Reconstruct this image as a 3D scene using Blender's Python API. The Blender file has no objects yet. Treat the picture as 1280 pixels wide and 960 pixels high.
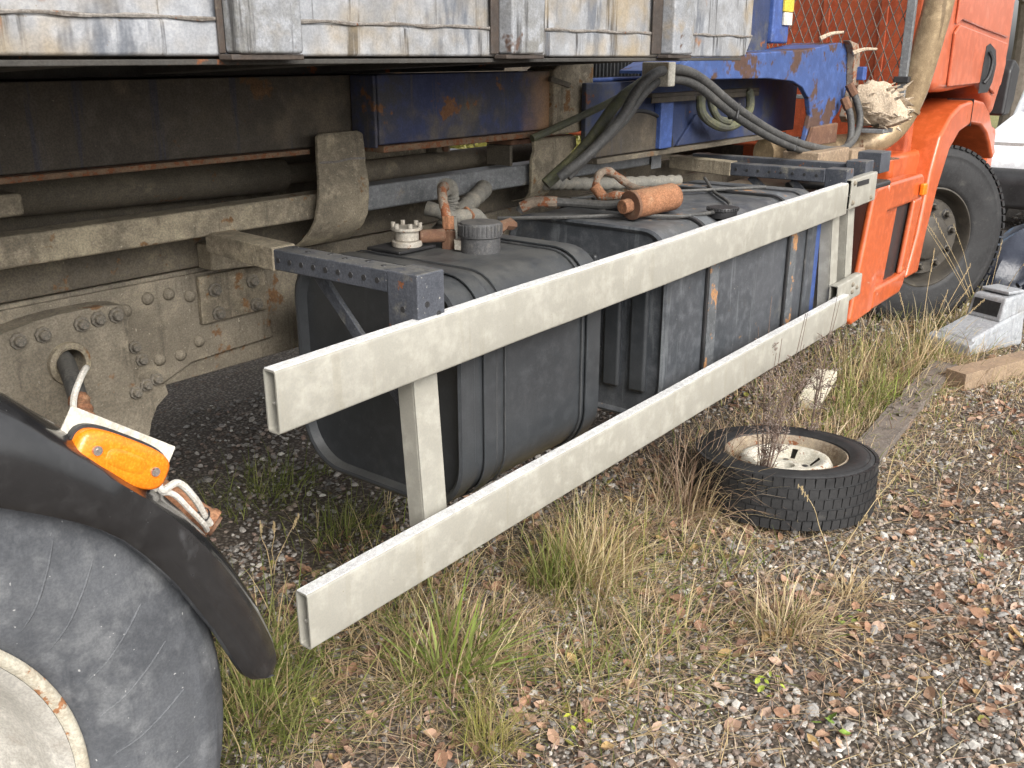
import bpy, math, random
import numpy as np
from mathutils import Vector, Matrix, Quaternion
random.seed(4); rng = np.random.default_rng(7)
S = bpy.context.scene; COL = S.collection
R = math.radians

# ------------------------------------------------------------------ camera, sky, sun, exposure
cam = bpy.data.objects.new('camera', bpy.data.cameras.new('camera')); COL.objects.link(cam)
cam.location = (0, -1.3, 1.55)
_p, _y = R(18.9), R(38.4)
cam.rotation_euler = Vector((math.cos(_y)*math.cos(_p), math.sin(_y)*math.cos(_p), -math.sin(_p))).to_track_quat('-Z', 'Y').to_euler()
cam.data.sensor_width = 36; cam.data.lens = 33.75; cam.data.clip_end = 900; cam.data.clip_start = 0.02
S.camera = cam
SUN_EL, SUN_AZ = R(38), R(203)          # azimuth measured from +Y clockwise
w = bpy.data.worlds.new('World'); S.world = w; w.use_nodes = True
nt = w.node_tree; nt.nodes.clear()
sky = nt.nodes.new('ShaderNodeTexSky'); sky.sky_type = 'NISHITA'; sky.sun_disc = False
sky.sun_elevation = SUN_EL; sky.sun_rotation = SUN_AZ; sky.air_density = 1.0; sky.dust_density = 4.0; sky.ozone_density = 1.0
hs = nt.nodes.new('ShaderNodeHueSaturation'); hs.inputs['Saturation'].default_value = 0.10
bg = nt.nodes.new('ShaderNodeBackground'); bg.inputs['Strength'].default_value = 0.15
wo = nt.nodes.new('ShaderNodeOutputWorld')
nt.links.new(sky.outputs[0], hs.inputs['Color']); nt.links.new(hs.outputs[0], bg.inputs['Color']); nt.links.new(bg.outputs[0], wo.inputs['Surface'])
sl = bpy.data.lights.new('sun', 'SUN'); sl.energy = 1.3; sl.angle = R(30); sl.color = (1, .94, .85)
sun = bpy.data.objects.new('sun', sl); COL.objects.link(sun)
sun.rotation_euler = Vector((math.sin(SUN_AZ)*math.cos(SUN_EL), math.cos(SUN_AZ)*math.cos(SUN_EL), math.sin(SUN_EL))).to_track_quat('Z', 'Y').to_euler()
S.cycles.max_bounces = 4; S.cycles.diffuse_bounces = 3; S.cycles.glossy_bounces = 2; S.cycles.transmission_bounces = 2; S.cycles.transparent_max_bounces = 4
S.view_settings.view_transform = 'Standard'; S.view_settings.look = 'None'
S.view_settings.exposure = 1.0; S.view_settings.gamma = 1.0; S.view_settings.use_curve_mapping = False

# ------------------------------------------------------------------ materials
_mi = [0]
def ramp(nt, src, a, b):
    n = nt.nodes.new('ShaderNodeMapRange'); n.interpolation_type = 'SMOOTHSTEP'
    n.inputs['From Min'].default_value = a; n.inputs['From Max'].default_value = b
    nt.links.new(src, n.inputs['Value']); return n.outputs['Result']
def mth(nt, op, a, b):
    n = nt.nodes.new('ShaderNodeMath'); n.operation = op
    for i, q in enumerate((a, b)):
        if isinstance(q, (int, float)): n.inputs[i].default_value = q
        else: nt.links.new(q, n.inputs[i])
    return n.outputs[0]
def mixc(nt, f, a, b):
    n = nt.nodes.new('ShaderNodeMix'); n.data_type = 'RGBA'
    if isinstance(f, (int, float)): n.inputs[0].default_value = f
    else: nt.links.new(f, n.inputs[0])
    for i, q in ((6, a), (7, b)):
        if isinstance(q, tuple): n.inputs[i].default_value = (*q, 1)
        else: nt.links.new(q, n.inputs[i])
    return n.outputs[2]
def noise(nt, vec, scale, detail=4, rough=.62):
    detail = min(detail, 4)
    n = nt.nodes.new('ShaderNodeTexNoise'); n.inputs['Scale'].default_value = scale
    n.inputs['Detail'].default_value = detail; n.inputs['Roughness'].default_value = rough
    nt.links.new(vec, n.inputs['Vector']); return n.outputs['Fac']
def mapping(nt, vec, loc=(0,0,0), sc=(1,1,1)):
    n = nt.nodes.new('ShaderNodeMapping'); n.inputs['Location'].default_value = loc; n.inputs['Scale'].default_value = sc
    nt.links.new(vec, n.inputs['Vector']); return n.outputs[0]
RUST = (.16, .062, .028); DUST = (.30, .25, .175)
def M(name, base, alt=None, s=6, rough=.6, metal=0, dust=0, dustcol=DUST, up=0, rust=0, rustcol=RUST, streak=0, streakcol=(.03,.03,.03),
      streak2=0, streak2col=(.3,.2,.1), speck=0, speckcol=(.5,.47,.4), bump=.25, bs=70, bdist=.004, spec=.4, coat=0, grain=.14, stain=None):
    m = bpy.data.materials.new(name); m.use_nodes = True; nt = m.node_tree
    b = nt.nodes['Principled BSDF']; _mi[0] += 1
    tc = nt.nodes.new('ShaderNodeTexCoord')
    v = mapping(nt, tc.outputs['Object'], (_mi[0]*3.7, _mi[0]*1.9, _mi[0]*.6))
    c = mixc(nt, ramp(nt, noise(nt, v, s), .35, .65), base, alt or tuple(x*.75 for x in base))
    c = mixc(nt, ramp(nt, noise(nt, v, s*9, 4), .42, .75), c, tuple(x*1.25+.01 for x in base))
    if stain:
        sx_ = nt.nodes.new('ShaderNodeSeparateXYZ'); nt.links.new(tc.outputs['Object'], sx_.inputs[0])
        wob = mth(nt, 'MULTIPLY', mth(nt, 'SUBTRACT', noise(nt, v, 9), .5), .22)
        c = mixc(nt, ramp(nt, mth(nt, 'ADD', sx_.outputs[0], wob), stain[0], stain[1]), c, stain[2])
    rg = rough
    if streak:
        f = ramp(nt, noise(nt, mapping(nt, v, sc=(16,16,1.1)), 1.6, 5, .7), .56, .66)
        c = mixc(nt, mth(nt, 'MULTIPLY', f, streak), c, streakcol)
    if streak2:
        f = ramp(nt, noise(nt, mapping(nt, v, (5,3,1), (9,9,2.2)), 1.3, 6, .7), .52, .64)
        c = mixc(nt, mth(nt, 'MULTIPLY', f, streak2), c, streak2col)
    if dust:
        f = ramp(nt, noise(nt, v, s*1.6, 8, .7), .72-.5*dust, .9-.45*dust)
        if up:
            g = nt.nodes.new('ShaderNodeNewGeometry'); sx = nt.nodes.new('ShaderNodeSeparateXYZ'); nt.links.new(g.outputs['Normal'], sx.inputs[0])
            u = mth(nt, 'MULTIPLY', ramp(nt, sx.outputs[2], .5, .95), up)
            u = mth(nt, 'MULTIPLY', u, ramp(nt, noise(nt, v, s*3, 8, .7), .3, .62))
            f = mth(nt, 'MAXIMUM', mth(nt, 'MULTIPLY', f, .8), u)
        else: f = mth(nt, 'MULTIPLY', f, .85)
        c = mixc(nt, f, c, dustcol)
        rg = mth(nt, 'ADD', rough, mth(nt, 'MULTIPLY', f, max(0, .85-rough)))
    if rust:
        f = ramp(nt, noise(nt, v, s*2.1, 10, .72), .70-.40*rust, .755-.40*rust)
        rc = mixc(nt, noise(nt, v, s*14, 5), tuple(x*.55 for x in rustcol), tuple(x*1.7 for x in rustcol))
        c = mixc(nt, f, c, rc)
        rg = mth(nt, 'ADD', rg, mth(nt, 'MULTIPLY', f, .25)) if not isinstance(rg, float) else mth(nt, 'ADD', mth(nt, 'MULTIPLY', f, .25), rg)
    if speck:
        f = ramp(nt, noise(nt, v, 110, 2, .6), .78-.2*speck, .83-.2*speck)
        c = mixc(nt, mth(nt, 'MULTIPLY', f, .8), c, speckcol)
    if grain:
        mu = nt.nodes.new('ShaderNodeMix'); mu.data_type = 'RGBA'; mu.blend_type = 'MULTIPLY'; mu.inputs[0].default_value = 1; mu.clamp_result = False
        nt.links.new(c, mu.inputs[6]); lo_, hi_ = 1-grain, 1+grain
        nt.links.new(mixc(nt, ramp(nt, noise(nt, v, 240, 2, .7), .34, .66), (lo_,)*3, (hi_, hi_*.99, hi_*.97)), mu.inputs[7]); c = mu.outputs[2]
    nt.links.new(c, b.inputs['Base Color'])
    if isinstance(rg, (int, float)):
        rg = mth(nt, 'ADD', rg-.1, mth(nt, 'MULTIPLY', noise(nt, v, s*4), .2))
    nt.links.new(rg, b.inputs['Roughness'])
    b.inputs['Metallic'].default_value = metal; b.inputs['Specular IOR Level'].default_value = spec; b.inputs['Coat Weight'].default_value = coat
    if bump:
        bn = nt.nodes.new('ShaderNodeBump'); bn.inputs['Strength'].default_value = bump; bn.inputs['Distance'].default_value = bdist
        nt.links.new(noise(nt, v, bs*.6, 3, .7), bn.inputs['Height'])
        nt.links.new(bn.outputs[0], b.inputs['Normal'])
    return m
def MA(name, rough=.8, trans=0, fine=0):
    m = bpy.data.materials.new(name); m.use_nodes = True; nt = m.node_tree; b = nt.nodes['Principled BSDF']
    a = nt.nodes.new('ShaderNodeAttribute'); a.attribute_name = 'Col'; c = a.outputs['Color']
    if fine:
        tc = nt.nodes.new('ShaderNodeTexCoord'); f = noise(nt, tc.outputs['Object'], fine, 5, .7)
        mu = nt.nodes.new('ShaderNodeMix'); mu.data_type = 'RGBA'; mu.blend_type = 'MULTIPLY'; mu.inputs[0].default_value = 1
        nt.links.new(c, mu.inputs[6]); nt.links.new(mixc(nt, ramp(nt, f, .3, .7), (.6,.6,.6), (1.25,1.22,1.18)), mu.inputs[7]); c = mu.outputs[2]
    nt.links.new(c, b.inputs['Base Color']); b.inputs['Roughness'].default_value = rough; b.inputs['Specular IOR Level'].default_value = .25
    if trans:
        t = nt.nodes.new('ShaderNodeBsdfTranslucent'); nt.links.new(c, t.inputs['Color'])
        mx = nt.nodes.new('ShaderNodeMixShader'); mx.inputs[0].default_value = trans
        nt.links.new(b.outputs[0], mx.inputs[1]); nt.links.new(t.outputs[0], mx.inputs[2]); nt.links.new(mx.outputs[0], nt.nodes['Material Output'].inputs['Surface'])
    return m

mt = {}
mt['alu'] = M('cream_aluminium', (.295,.285,.25), (.275,.264,.228), s=2.2, rough=.42, dust=.08, dustcol=(.25,.225,.17), speck=.22, speckcol=(.19,.16,.11), bump=.2, bs=9, bdist=.006, streak=.3, streakcol=(.25,.23,.18), streak2=.15, streak2col=(.33,.32,.29), rust=.03, rustcol=(.2,.15,.09), grain=.04)
mt['alu_lit_top'] = M('ribbed_aluminium_lit', (.55,.55,.55), (.48,.48,.48), s=8, rough=.4, metal=.1, dust=.15, dustcol=(.4,.37,.3), bump=.1, grain=.15)  # paler than the rail sides: bright top light put into the colour
mt['alu_in'] = M('profile_inside', (.33,.32,.29), s=9, rough=.6, dust=.4, bump=.2)
mt['perf'] = M('navy_perforated_steel', (.045,.05,.062), (.075,.08,.095), s=9, rough=.5, dust=.36, dustcol=(.17,.16,.135), up=.55, rust=.14, speck=.4, speckcol=(.35,.34,.31), bump=.4, grain=.2)
mt['frame'] = M('dusty_chassis_steel', (.145,.125,.095), (.235,.205,.158), s=4, rough=.85, dust=.42, dustcol=(.34,.295,.22), up=.5, rust=.24, rustcol=(.16,.09,.045), speck=.5, speckcol=(.40,.36,.29), streak=.45, streakcol=(.08,.068,.052), bump=.9, bs=70, bdist=.006, grain=.2)
mt['frame_tan'] = M('tan_mud_steel', (.235,.20,.145), (.15,.128,.095), s=4, rough=.88, dust=.48, dustcol=(.41,.355,.25), up=.5, rust=.27, rustcol=(.17,.095,.045), speck=.4, speckcol=(.45,.4,.31), streak=.5, streakcol=(.09,.076,.058), bump=.8, bdist=.006, grain=.2)
mt['frame_dark'] = M('dark_chassis_steel', (.078,.066,.05), (.13,.11,.08), s=5, rough=.8, dust=.36, dustcol=(.22,.185,.13), up=.4, rust=.18, rustcol=(.13,.075,.04), speck=.35, speckcol=(.26,.23,.17), bump=.6, grain=.2)
mt['bolt'] = M('grimy_bolt', (.17,.15,.12), (.11,.1,.085), s=30, rough=.8, rust=.15, up=.5, dust=.3, bump=.4)
mt['blue_dim'] = M('grimed_blue_beam', (.055,.046,.036), (.075,.062,.045), s=3, rough=.75, dust=.48, dustcol=(.13,.105,.075), rust=.22, rustcol=(.11,.065,.035), bump=.5, streak=.55, streakcol=(.032,.036,.06), speck=.3, speckcol=(.18,.15,.11), grain=.2)
mt['blue_beam'] = M('blue_beam', (.032,.042,.105), (.055,.055,.065), s=3.2, rough=.65, dust=.46, dustcol=(.14,.12,.095), rust=.2, rustcol=(.17,.085,.045), bump=.35, streak=.5, streakcol=(.10,.088,.075), stain=(-.02,.16,(.33,.20,.11)))
mt['blue'] = M('blue_paint', (.042,.08,.22), (.036,.066,.18), s=2.6, rough=.5, dust=.34, dustcol=(.085,.07,.06), rust=.5, rustcol=(.066,.036,.026), bump=.3, grain=.1)
mt['blue_clean'] = M('blue_paint_dusty', (.026,.036,.078), (.028,.046,.125), s=3, rough=.6, dust=.44, dustcol=(.085,.082,.072), rust=.14, bump=.2, streak=.45, streakcol=(.055,.055,.052))
mt['blue_bright'] = M('bright_blue_paint', (.045,.085,.25), (.04,.07,.2), s=4, rough=.45, dust=.3, dustcol=(.11,.11,.115), bump=.15)
mt['tank'] = M('grey_tank_paint', (.030,.033,.037), (.04,.043,.047), s=3, rough=.36, dust=.18, dustcol=(.10,.098,.09), up=.5, speck=.14, speckcol=(.22,.22,.2), streak=.3, streakcol=(.06,.063,.067), bump=.06, spec=.5, grain=.1)
mt['tank2'] = M('scuffed_tank_paint', (.068,.073,.082), (.045,.05,.057), s=3, rough=.45, dust=.28, dustcol=(.14,.135,.125), up=.45, rust=.14, rustcol=(.30,.18,.09), speck=.15, streak=.6, streakcol=(.14,.15,.16), bump=.12, grain=.12)
mt['strap'] = M('black_strap', (.03,.032,.035), (.055,.057,.06), s=8, rough=.5, dust=.25, dustcol=(.14,.13,.12), bump=.15)
mt['strap_rust'] = M('rusting_strap', (.10,.107,.115), (.07,.075,.08), s=6, rough=.55, dust=.2, rust=.36, rustcol=(.3,.16,.075), bump=.3)
mt['black'] = M('black_plastic', (.018,.018,.019), (.03,.03,.032), s=6, rough=.4, dust=.15, dustcol=(.09,.085,.08), up=.2, bump=.15)
mt['fender'] = M('black_mudguard_plastic', (.010,.010,.011), (.016,.016,.017), s=4, rough=.2, dust=.22, dustcol=(.05,.05,.053), up=.3, speck=.2, speckcol=(.25,.25,.25), bump=.05, bs=30, spec=.7, grain=.1, coat=.5)
mt['cap'] = M('grey_plastic_cap', (.06,.06,.062), (.045,.045,.047), s=20, rough=.65, dust=.4, dustcol=(.15,.14,.125), up=.6, bump=.3)
mt['hose'] = M('grey_rubber_hose', (.065,.064,.062), (.04,.04,.04), s=12, rough=.6, dust=.3, dustcol=(.17,.16,.14), up=.4, bump=.2)
mt['hose_mossy'] = M('mossy_hose', (.06,.06,.05), (.10,.105,.055), s=8, rough=.7, dust=.45, dustcol=(.17,.165,.09), up=.5, bump=.3)
mt['corr'] = M('dusty_corrugated_hose', (.14,.135,.12), (.19,.18,.155), s=12, rough=.85, dust=.5, dustcol=(.27,.245,.2), up=.4, bump=.4)
mt['rustpipe'] = M('rusty_pipe', (.19,.15,.115), (.26,.21,.16), s=16, rough=.85, dust=.4, dustcol=(.36,.31,.24), rust=.45, rustcol=(.2,.075,.035), bump=.5)
mt['rust'] = M('orange_rust', (.25,.115,.058), (.17,.078,.042), s=10, rough=.9, dust=.4, dustcol=(.31,.2,.12), up=.3, speck=.5, speckcol=(.1,.05,.03), bump=.7, grain=.25)
mt['rustdark'] = M('dark_rust', (.10,.05,.032), (.16,.085,.05), s=12, rough=.9, dust=.3, dustcol=(.22,.16,.11), up=.4, bump=.6)
mt['cast'] = M('cast_alloy', (.40,.37,.32), (.30,.27,.23), s=18, rough=.6, dust=.4, dustcol=(.38,.33,.26), rust=.15, bump=.3, metal=.2)
mt['tyre_dusty'] = M('dusty_tyre_rubber', (.060,.064,.072), (.095,.10,.11), s=6, rough=.62, dust=.5, dustcol=(.145,.15,.158), speck=.34, speckcol=(.36,.36,.36), bump=.3, bs=90, spec=.35, streak=.5, streakcol=(.045,.048,.055), grain=.12)
mt['tyre'] = M('black_tyre_rubber', (.017,.017,.018), (.028,.028,.029), s=6, rough=.6, dust=.26, dustcol=(.075,.072,.068), bump=.2, spec=.35)
mt['rim_white'] = M('white_rim_paint', (.38,.365,.335), (.33,.315,.285), s=5, rough=.4, dust=.3, dustcol=(.27,.24,.2), rust=.1, rustcol=(.25,.11,.05), bump=.08)
mt['rim_edge'] = M('rusty_rim_edge', (.40,.375,.31), (.36,.32,.25), s=14, rough=.6, dust=.2, rust=.36, rustcol=(.26,.12,.055), bump=.2)
mt['rim_brown'] = M('brown_dust_rim', (.045,.04,.034), (.075,.066,.054), s=9, rough=.55, dust=.34, dustcol=(.12,.105,.08), bump=.2, metal=.2)
mt['rim_rust'] = M('rusted_rim_barrel', (.26,.215,.16), (.18,.13,.09), s=10, rough=.8, dust=.4, dustcol=(.36,.29,.2), rust=.3, bump=.4)
mt['rim_old'] = M('old_rim_paint', (.52,.50,.44), (.44,.41,.33), s=10, rough=.6, dust=.34, dustcol=(.36,.28,.18), rust=.26, rustcol=(.19,.085,.045), bump=.2)
mt['orange'] = M('orange_cab_paint', (.46,.088,.023), (.40,.075,.02), s=2.5, rough=.3, dust=.14, dustcol=(.4,.16,.08), speck=.1, bump=.03, coat=.4, grain=.06)
mt['orange_sky_wash'] = M('orange_paint_sky_wash', (.46,.12,.06), (.42,.10,.045), s=2, rough=.34, dust=.3, dustcol=(.5,.23,.17), streak=.25, streakcol=(.52,.25,.19), bump=.03, coat=.4, grain=.06)  # pinkish wash paints the sky's reflection into the orange
mt['orange_scuff'] = M('scuffed_orange_panel', (.46,.09,.023), (.40,.076,.02), s=3, rough=.3, dust=.14, dustcol=(.42,.2,.1), rust=.13, rustcol=(.5,.45,.4), bump=.04, coat=.4, grain=.06)
mt['orange_dirty'] = M('dirty_orange_wall', (.42,.085,.03), (.34,.065,.024), s=3, rough=.6, dust=.2, dustcol=(.22,.08,.045), streak=.3, streakcol=(.2,.045,.02), bump=.1, grain=.15)
mt['exhaust'] = M('heat_browned_exhaust', (.36,.27,.165), (.25,.18,.11), s=4, rough=.36, metal=.35, dust=.3, dustcol=(.24,.18,.12), rust=.12, rustcol=(.15,.075,.04), streak=.6, streakcol=(.12,.085,.055), bump=.1, grain=.15)
mt['mesh'] = M('mesh_wire', (.10,.085,.07), (.07,.06,.05), s=20, rough=.6, rust=.3, bump=.1)
mt['grey_post'] = M('grey_post', (.17,.175,.18), (.12,.125,.13), s=9, rough=.55, dust=.3, bump=.2)
mt['box_paint'] = M('flaking_container_paint', (.27,.28,.30), (.19,.19,.19), s=1.8, rough=.38, dust=.5, dustcol=(.28,.22,.135), rust=.2, rustcol=(.2,.105,.055), streak=.95, streakcol=(.032,.031,.033), streak2=.95, streak2col=(.115,.125,.145), speck=.3, speckcol=(.15,.115,.09), bump=.4, bs=60, bdist=.004, grain=.1)
mt['box_rib'] = M('container_rib_paint', (.235,.245,.265), (.17,.168,.16), s=4, rough=.4, dust=.35, dustcol=(.26,.2,.12), rust=.18, rustcol=(.08,.05,.038), streak=.85, streakcol=(.04,.038,.037), bump=.5, bs=45)
mt['box_under'] = M('container_underside', (.035,.033,.03), (.055,.05,.044), s=5, rough=.85, dust=.2, dustcol=(.11,.095,.075), rust=.2, bump=.4)
mt['rust_edge'] = M('rusted_edge', (.13,.085,.055), (.2,.13,.08), s=25, rough=.9, rust=.45, speck=.4, speckcol=(.34,.29,.22), bump=.8, bs=120)
mt['weld'] = M('grey_weld_bead', (.2,.185,.17), (.12,.105,.09), s=20, rough=.6, rust=.2, bump=.6)
mt['amber'] = M('amber_lens', (.80,.20,.008), (.72,.17,.007), s=30, rough=.2, bump=.5, bs=420, bdist=.001, spec=.6, grain=.1)
mt['plate_white'] = M('pale_bracket', (.52,.50,.44), (.42,.39,.33), s=14, rough=.6, dust=.3, dustcol=(.36,.3,.22), bump=.15)
mt['cable'] = M('white_cable', (.58,.56,.52), (.5,.47,.42), s=20, rough=.55, dust=.2, bump=.05)
mt['wood'] = M('weathered_plank', (.16,.135,.115), (.10,.085,.075), s=12, rough=.9, dust=.3, dustcol=(.2,.18,.15), speck=.3, speckcol=(.07,.07,.055), bump=.8, bs=80)
mt['timber'] = M('brown_timber', (.26,.19,.125), (.2,.145,.1), s=9, rough=.85, dust=.25, bump=.5)
mt['pale_wood'] = M('pale_wood_block', (.56,.52,.42), (.46,.42,.33), s=18, rough=.8, dust=.25, bump=.4)
mt['grey_plastic'] = M('pale_grey_plastic', (.30,.315,.335), (.25,.262,.28), s=5, rough=.5, dust=.3, dustcol=(.2,.185,.16), streak=.3, streakcol=(.17,.17,.17), bump=.1)
mt['tarp'] = M('dark_tarpaulin', (.014,.018,.03), (.024,.028,.042), s=6, rough=.35, dust=.15, dustcol=(.1,.1,.11), bump=.4, bs=14, bdist=.02)
mt['white_car'] = M('white_car_paint', (.72,.73,.75), (.66,.67,.7), s=2, rough=.3, dust=.1, bump=0, coat=.5)
mt['glass'] = M('car_glass', (.02,.025,.03), (.03,.035,.04), s=2, rough=.08, bump=0, spec=.8)
mt['chrome'] = M('screw_steel', (.5,.45,.42), s=40, rough=.35, metal=.8, rust=.2, bump=.1)
mt['straw'] = M('frayed_insulation', (.44,.36,.27), (.33,.26,.19), s=14, rough=.95, dust=.3, dustcol=(.5,.45,.37), bump=.9, bs=50, bdist=.01)
mt['yellow'] = M('yellow_sticker', (.62,.47,.06), s=12, rough=.5, dust=.2, bump=0)
mt['bark'] = M('bark', (.09,.075,.06), (.14,.12,.1), s=9, rough=.95, bump=.8)
mt['stem'] = M('dried_weed_stem', (.11,.075,.06), (.17,.12,.095), s=30, rough=.9, bump=0)
mt['dark_brown'] = M('dark_brown_strip', (.04,.033,.029), (.065,.048,.038), s=9, rough=.7, dust=.2, bump=.4)
mt['blue_sheet'] = M('blue_plastic_sheet', (.08,.25,.5), (.1,.32,.6), s=6, rough=.35, bump=.3, bs=14, bdist=.02, grain=.1)
mt['blades'] = MA('grass_blades', .7, .3)
mt['stones'] = MA('gravel_stones', .75, 0, 60)
mt['leaf'] = MA('dry_leaves', .75, .15, 40)
mt['foliage'] = MA('foliage', .65, .3)

# ------------------------------------------------------------------ mesh helpers
class MB:
    def __init__(s): s.v = []; s.f = []
    def add(s, v, f):
        o = len(s.v); s.v += [tuple(q) for q in v]; s.f += [tuple(i+o for i in q) for q in f]; return s
    def box(s, x0, x1, y0, y1, z0, z1):
        return s.add([(x0,y0,z0),(x1,y0,z0),(x1,y1,z0),(x0,y1,z0),(x0,y0,z1),(x1,y0,z1),(x1,y1,z1),(x0,y1,z1)],
                     [(0,3,2,1),(4,5,6,7),(0,1,5,4),(1,2,6,5),(2,3,7,6),(3,0,4,7)])
    def hexa(s, a, b):           # two quads (lists of 4 points, same winding) joined
        return s.add(list(a)+list(b), [(0,3,2,1),(4,5,6,7),(0,1,5,4),(1,2,6,5),(2,3,7,6),(3,0,4,7)])
    def obox(s, c, ax, ay, az, sx, sy, sz):
        c, ax, ay, az = map(Vector, (c, ax, ay, az)); ax.normalize(); ay.normalize(); az.normalize()
        P = lambda i, j, k: c+ax*(i*sx/2)+ay*(j*sy/2)+az*(k*sz/2)
        return s.hexa([P(-1,-1,-1),P(1,-1,-1),P(1,1,-1),P(-1,1,-1)], [P(-1,-1,1),P(1,-1,1),P(1,1,1),P(-1,1,1)])
    def beam(s, p, q, wy, wz, upv=(0,0,1)):
        p, q = Vector(p), Vector(q); a = (q-p).normalized(); b = Vector(upv).cross(a).normalized(); c = a.cross(b)
        return s.obox((p+q)/2, a, b, c, (q-p).length, wy, wz)
    def prism(s, poly, y0, y1):  # polygon in xz extruded along y
        n = len(poly)
        if sum(poly[i][0]*poly[(i+1)%n][1]-poly[(i+1)%n][0]*poly[i][1] for i in range(n)) < 0: poly = poly[::-1]
        v = [(x,y0,z) for x, z in poly]+[(x,y1,z) for x, z in poly]
        return s.add(v, [tuple(range(n)), tuple(range(2*n-1, n-1, -1))]+[(i, i+n, (i+1)%n+n, (i+1)%n) for i in range(n)])
    def prism_x(s, poly, x0, x1):  # polygon in yz extruded along x
        n = len(poly)
        if sum(poly[i][0]*poly[(i+1)%n][1]-poly[(i+1)%n][0]*poly[i][1] for i in range(n)) < 0: poly = poly[::-1]
        v = [(x0,y,z) for y, z in poly]+[(x1,y,z) for y, z in poly]
        return s.add(v, [tuple(range(n-1,-1,-1)), tuple(range(n, 2*n))]+[(i, (i+1)%n, (i+1)%n+n, i+n) for i in range(n)])
    def cyl(s, p, q, r0, r1=None, n=16):
        p, q = Vector(p), Vector(q); r1 = r0 if r1 is None else r1
        a = (q-p).normalized(); u = a.orthogonal().normalized(); w_ = a.cross(u)
        v = []
        for c, r in ((p, r0), (q, r1)):
            v += [c+(u*math.cos(2*math.pi*i/n)+w_*math.sin(2*math.pi*i/n))*r for i in range(n)]
        return s.add(v, [(i, (i+1)%n, (i+1)%n+n, i+n) for i in range(n)]+[tuple(range(n-1,-1,-1)), tuple(range(n, 2*n))])
    def tube(s, pts, r, n=10, sub=6, rf=None):
        P = catmull([Vector(p) for p in pts], sub); m = len(P)
        t = (P[1]-P[0]).normalized(); u = t.orthogonal().normalized(); v = []; f = []
        for i, p in enumerate(P):
            t2 = (P[min(i+1,m-1)]-P[max(i-1,0)]).normalized()
            u = (u-t2*u.dot(t2)).normalized(); w_ = t2.cross(u); rr = r*(rf(i/(m-1), i) if rf else 1)
            v += [p+(u*math.cos(2*math.pi*k/n)+w_*math.sin(2*math.pi*k/n))*rr for k in range(n)]
        for i in range(m-1):
            f += [(i*n+k, i*n+(k+1)%n, (i+1)*n+(k+1)%n, (i+1)*n+k) for k in range(n)]
        f += [tuple(range(n-1,-1,-1)), tuple(range((m-1)*n, m*n))]
        return s.add(v, f)
    def lathe(s, prof, c=(0,0,0), n=48, skip=None, closed=False):   # (radius, y) profile turned about the local y axis
        v = []; f = []; m = len(prof); c = Vector(c)
        for r, y in prof: v += [c+Vector((r*math.cos(2*math.pi*k/n), y, r*math.sin(2*math.pi*k/n))) for k in range(n)]
        for i in range(m if closed else m-1):
            j = (i+1) % m
            for k in range(n):
                if skip and skip(i, k): continue
                f.append((i*n+k, i*n+(k+1)%n, j*n+(k+1)%n, j*n+k))
        return s.add(v, f)
    def xf(s, Mx): s.v = [tuple(Mx @ Vector(q)) for q in s.v]; return s
def catmull(P, sub):
    if len(P) < 3: return P
    Q = [P[0]*2-P[1]]+P+[P[-1]*2-P[-2]]; out = []
    for i in range(1, len(Q)-2):
        a, b, c, d = Q[i-1:i+3]
        for k in range(sub):
            t = k/sub
            out.append(.5*((2*b)+(c-a)*t+(2*a-5*b+4*c-d)*t*t+(3*b-3*c+d-a)*t**3))
    out.append(P[-1]); return out
def link(name, me, parent=None, loc=(0,0,0)):
    o = bpy.data.objects.new(name, me); COL.objects.link(o); o.location = loc
    if parent: o.parent = parent
    return o
def wloc(o):
    v = Vector((0,0,0))
    while o: v += o.location; o = o.parent
    return v
def mesh_of(name, mb, mat, smooth=35):
    me = bpy.data.meshes.new(name); me.from_pydata(mb.v, [], mb.f); me.update()
    me.materials.append(mt[mat] if isinstance(mat, str) else mat)
    if smooth:
        me.polygons.foreach_set('use_smooth', [True]*len(me.polygons)); me.set_sharp_from_angle(angle=R(smooth))
    return me
def build(name, mb, mat, parent=None, bevel=0, smooth=35, seg=2, local=False):
    """world-space geometry -> one mesh object under parent"""
    if parent and not local:
        L = wloc(parent); mb.v = [(x-L.x, y-L.y, z-L.z) for x, y, z in mb.v]
    o = link(name, mesh_of(name, mb, mat, smooth), parent)
    if bevel:
        b = o.modifiers.new('bevel', 'BEVEL'); b.width = bevel; b.segments = seg; b.limit_method = 'ANGLE'; b.angle_limit = R(30); b.harden_normals = True
    return o
def tag(o, label=None, cat=None, group=None, kind=None):
    for k, q in (('label', label), ('category', cat), ('group', group), ('kind', kind)):
        if q: o[k] = q
    return o
def thing(name, loc, label, cat, group=None, rot=None):
    o = bpy.data.objects.new(name, None); COL.objects.link(o); o.location = loc; o.empty_display_size = .1
    if rot: o.rotation_euler = rot
    return tag(o, label, cat, group)
def empty_part(name, parent, wl, rot=(0,0,0)):
    o = bpy.data.objects.new(name, None); COL.objects.link(o); o.parent = parent; o.location = Vector(wl)-wloc(parent); o.rotation_euler = rot; o.empty_display_size = .1
    return o
def put(name, me, parent, wl, rot=(0,0,0)):
    o = link(name, me, parent, Vector(wl)-wloc(parent)); o.rotation_euler = rot; return o
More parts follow.
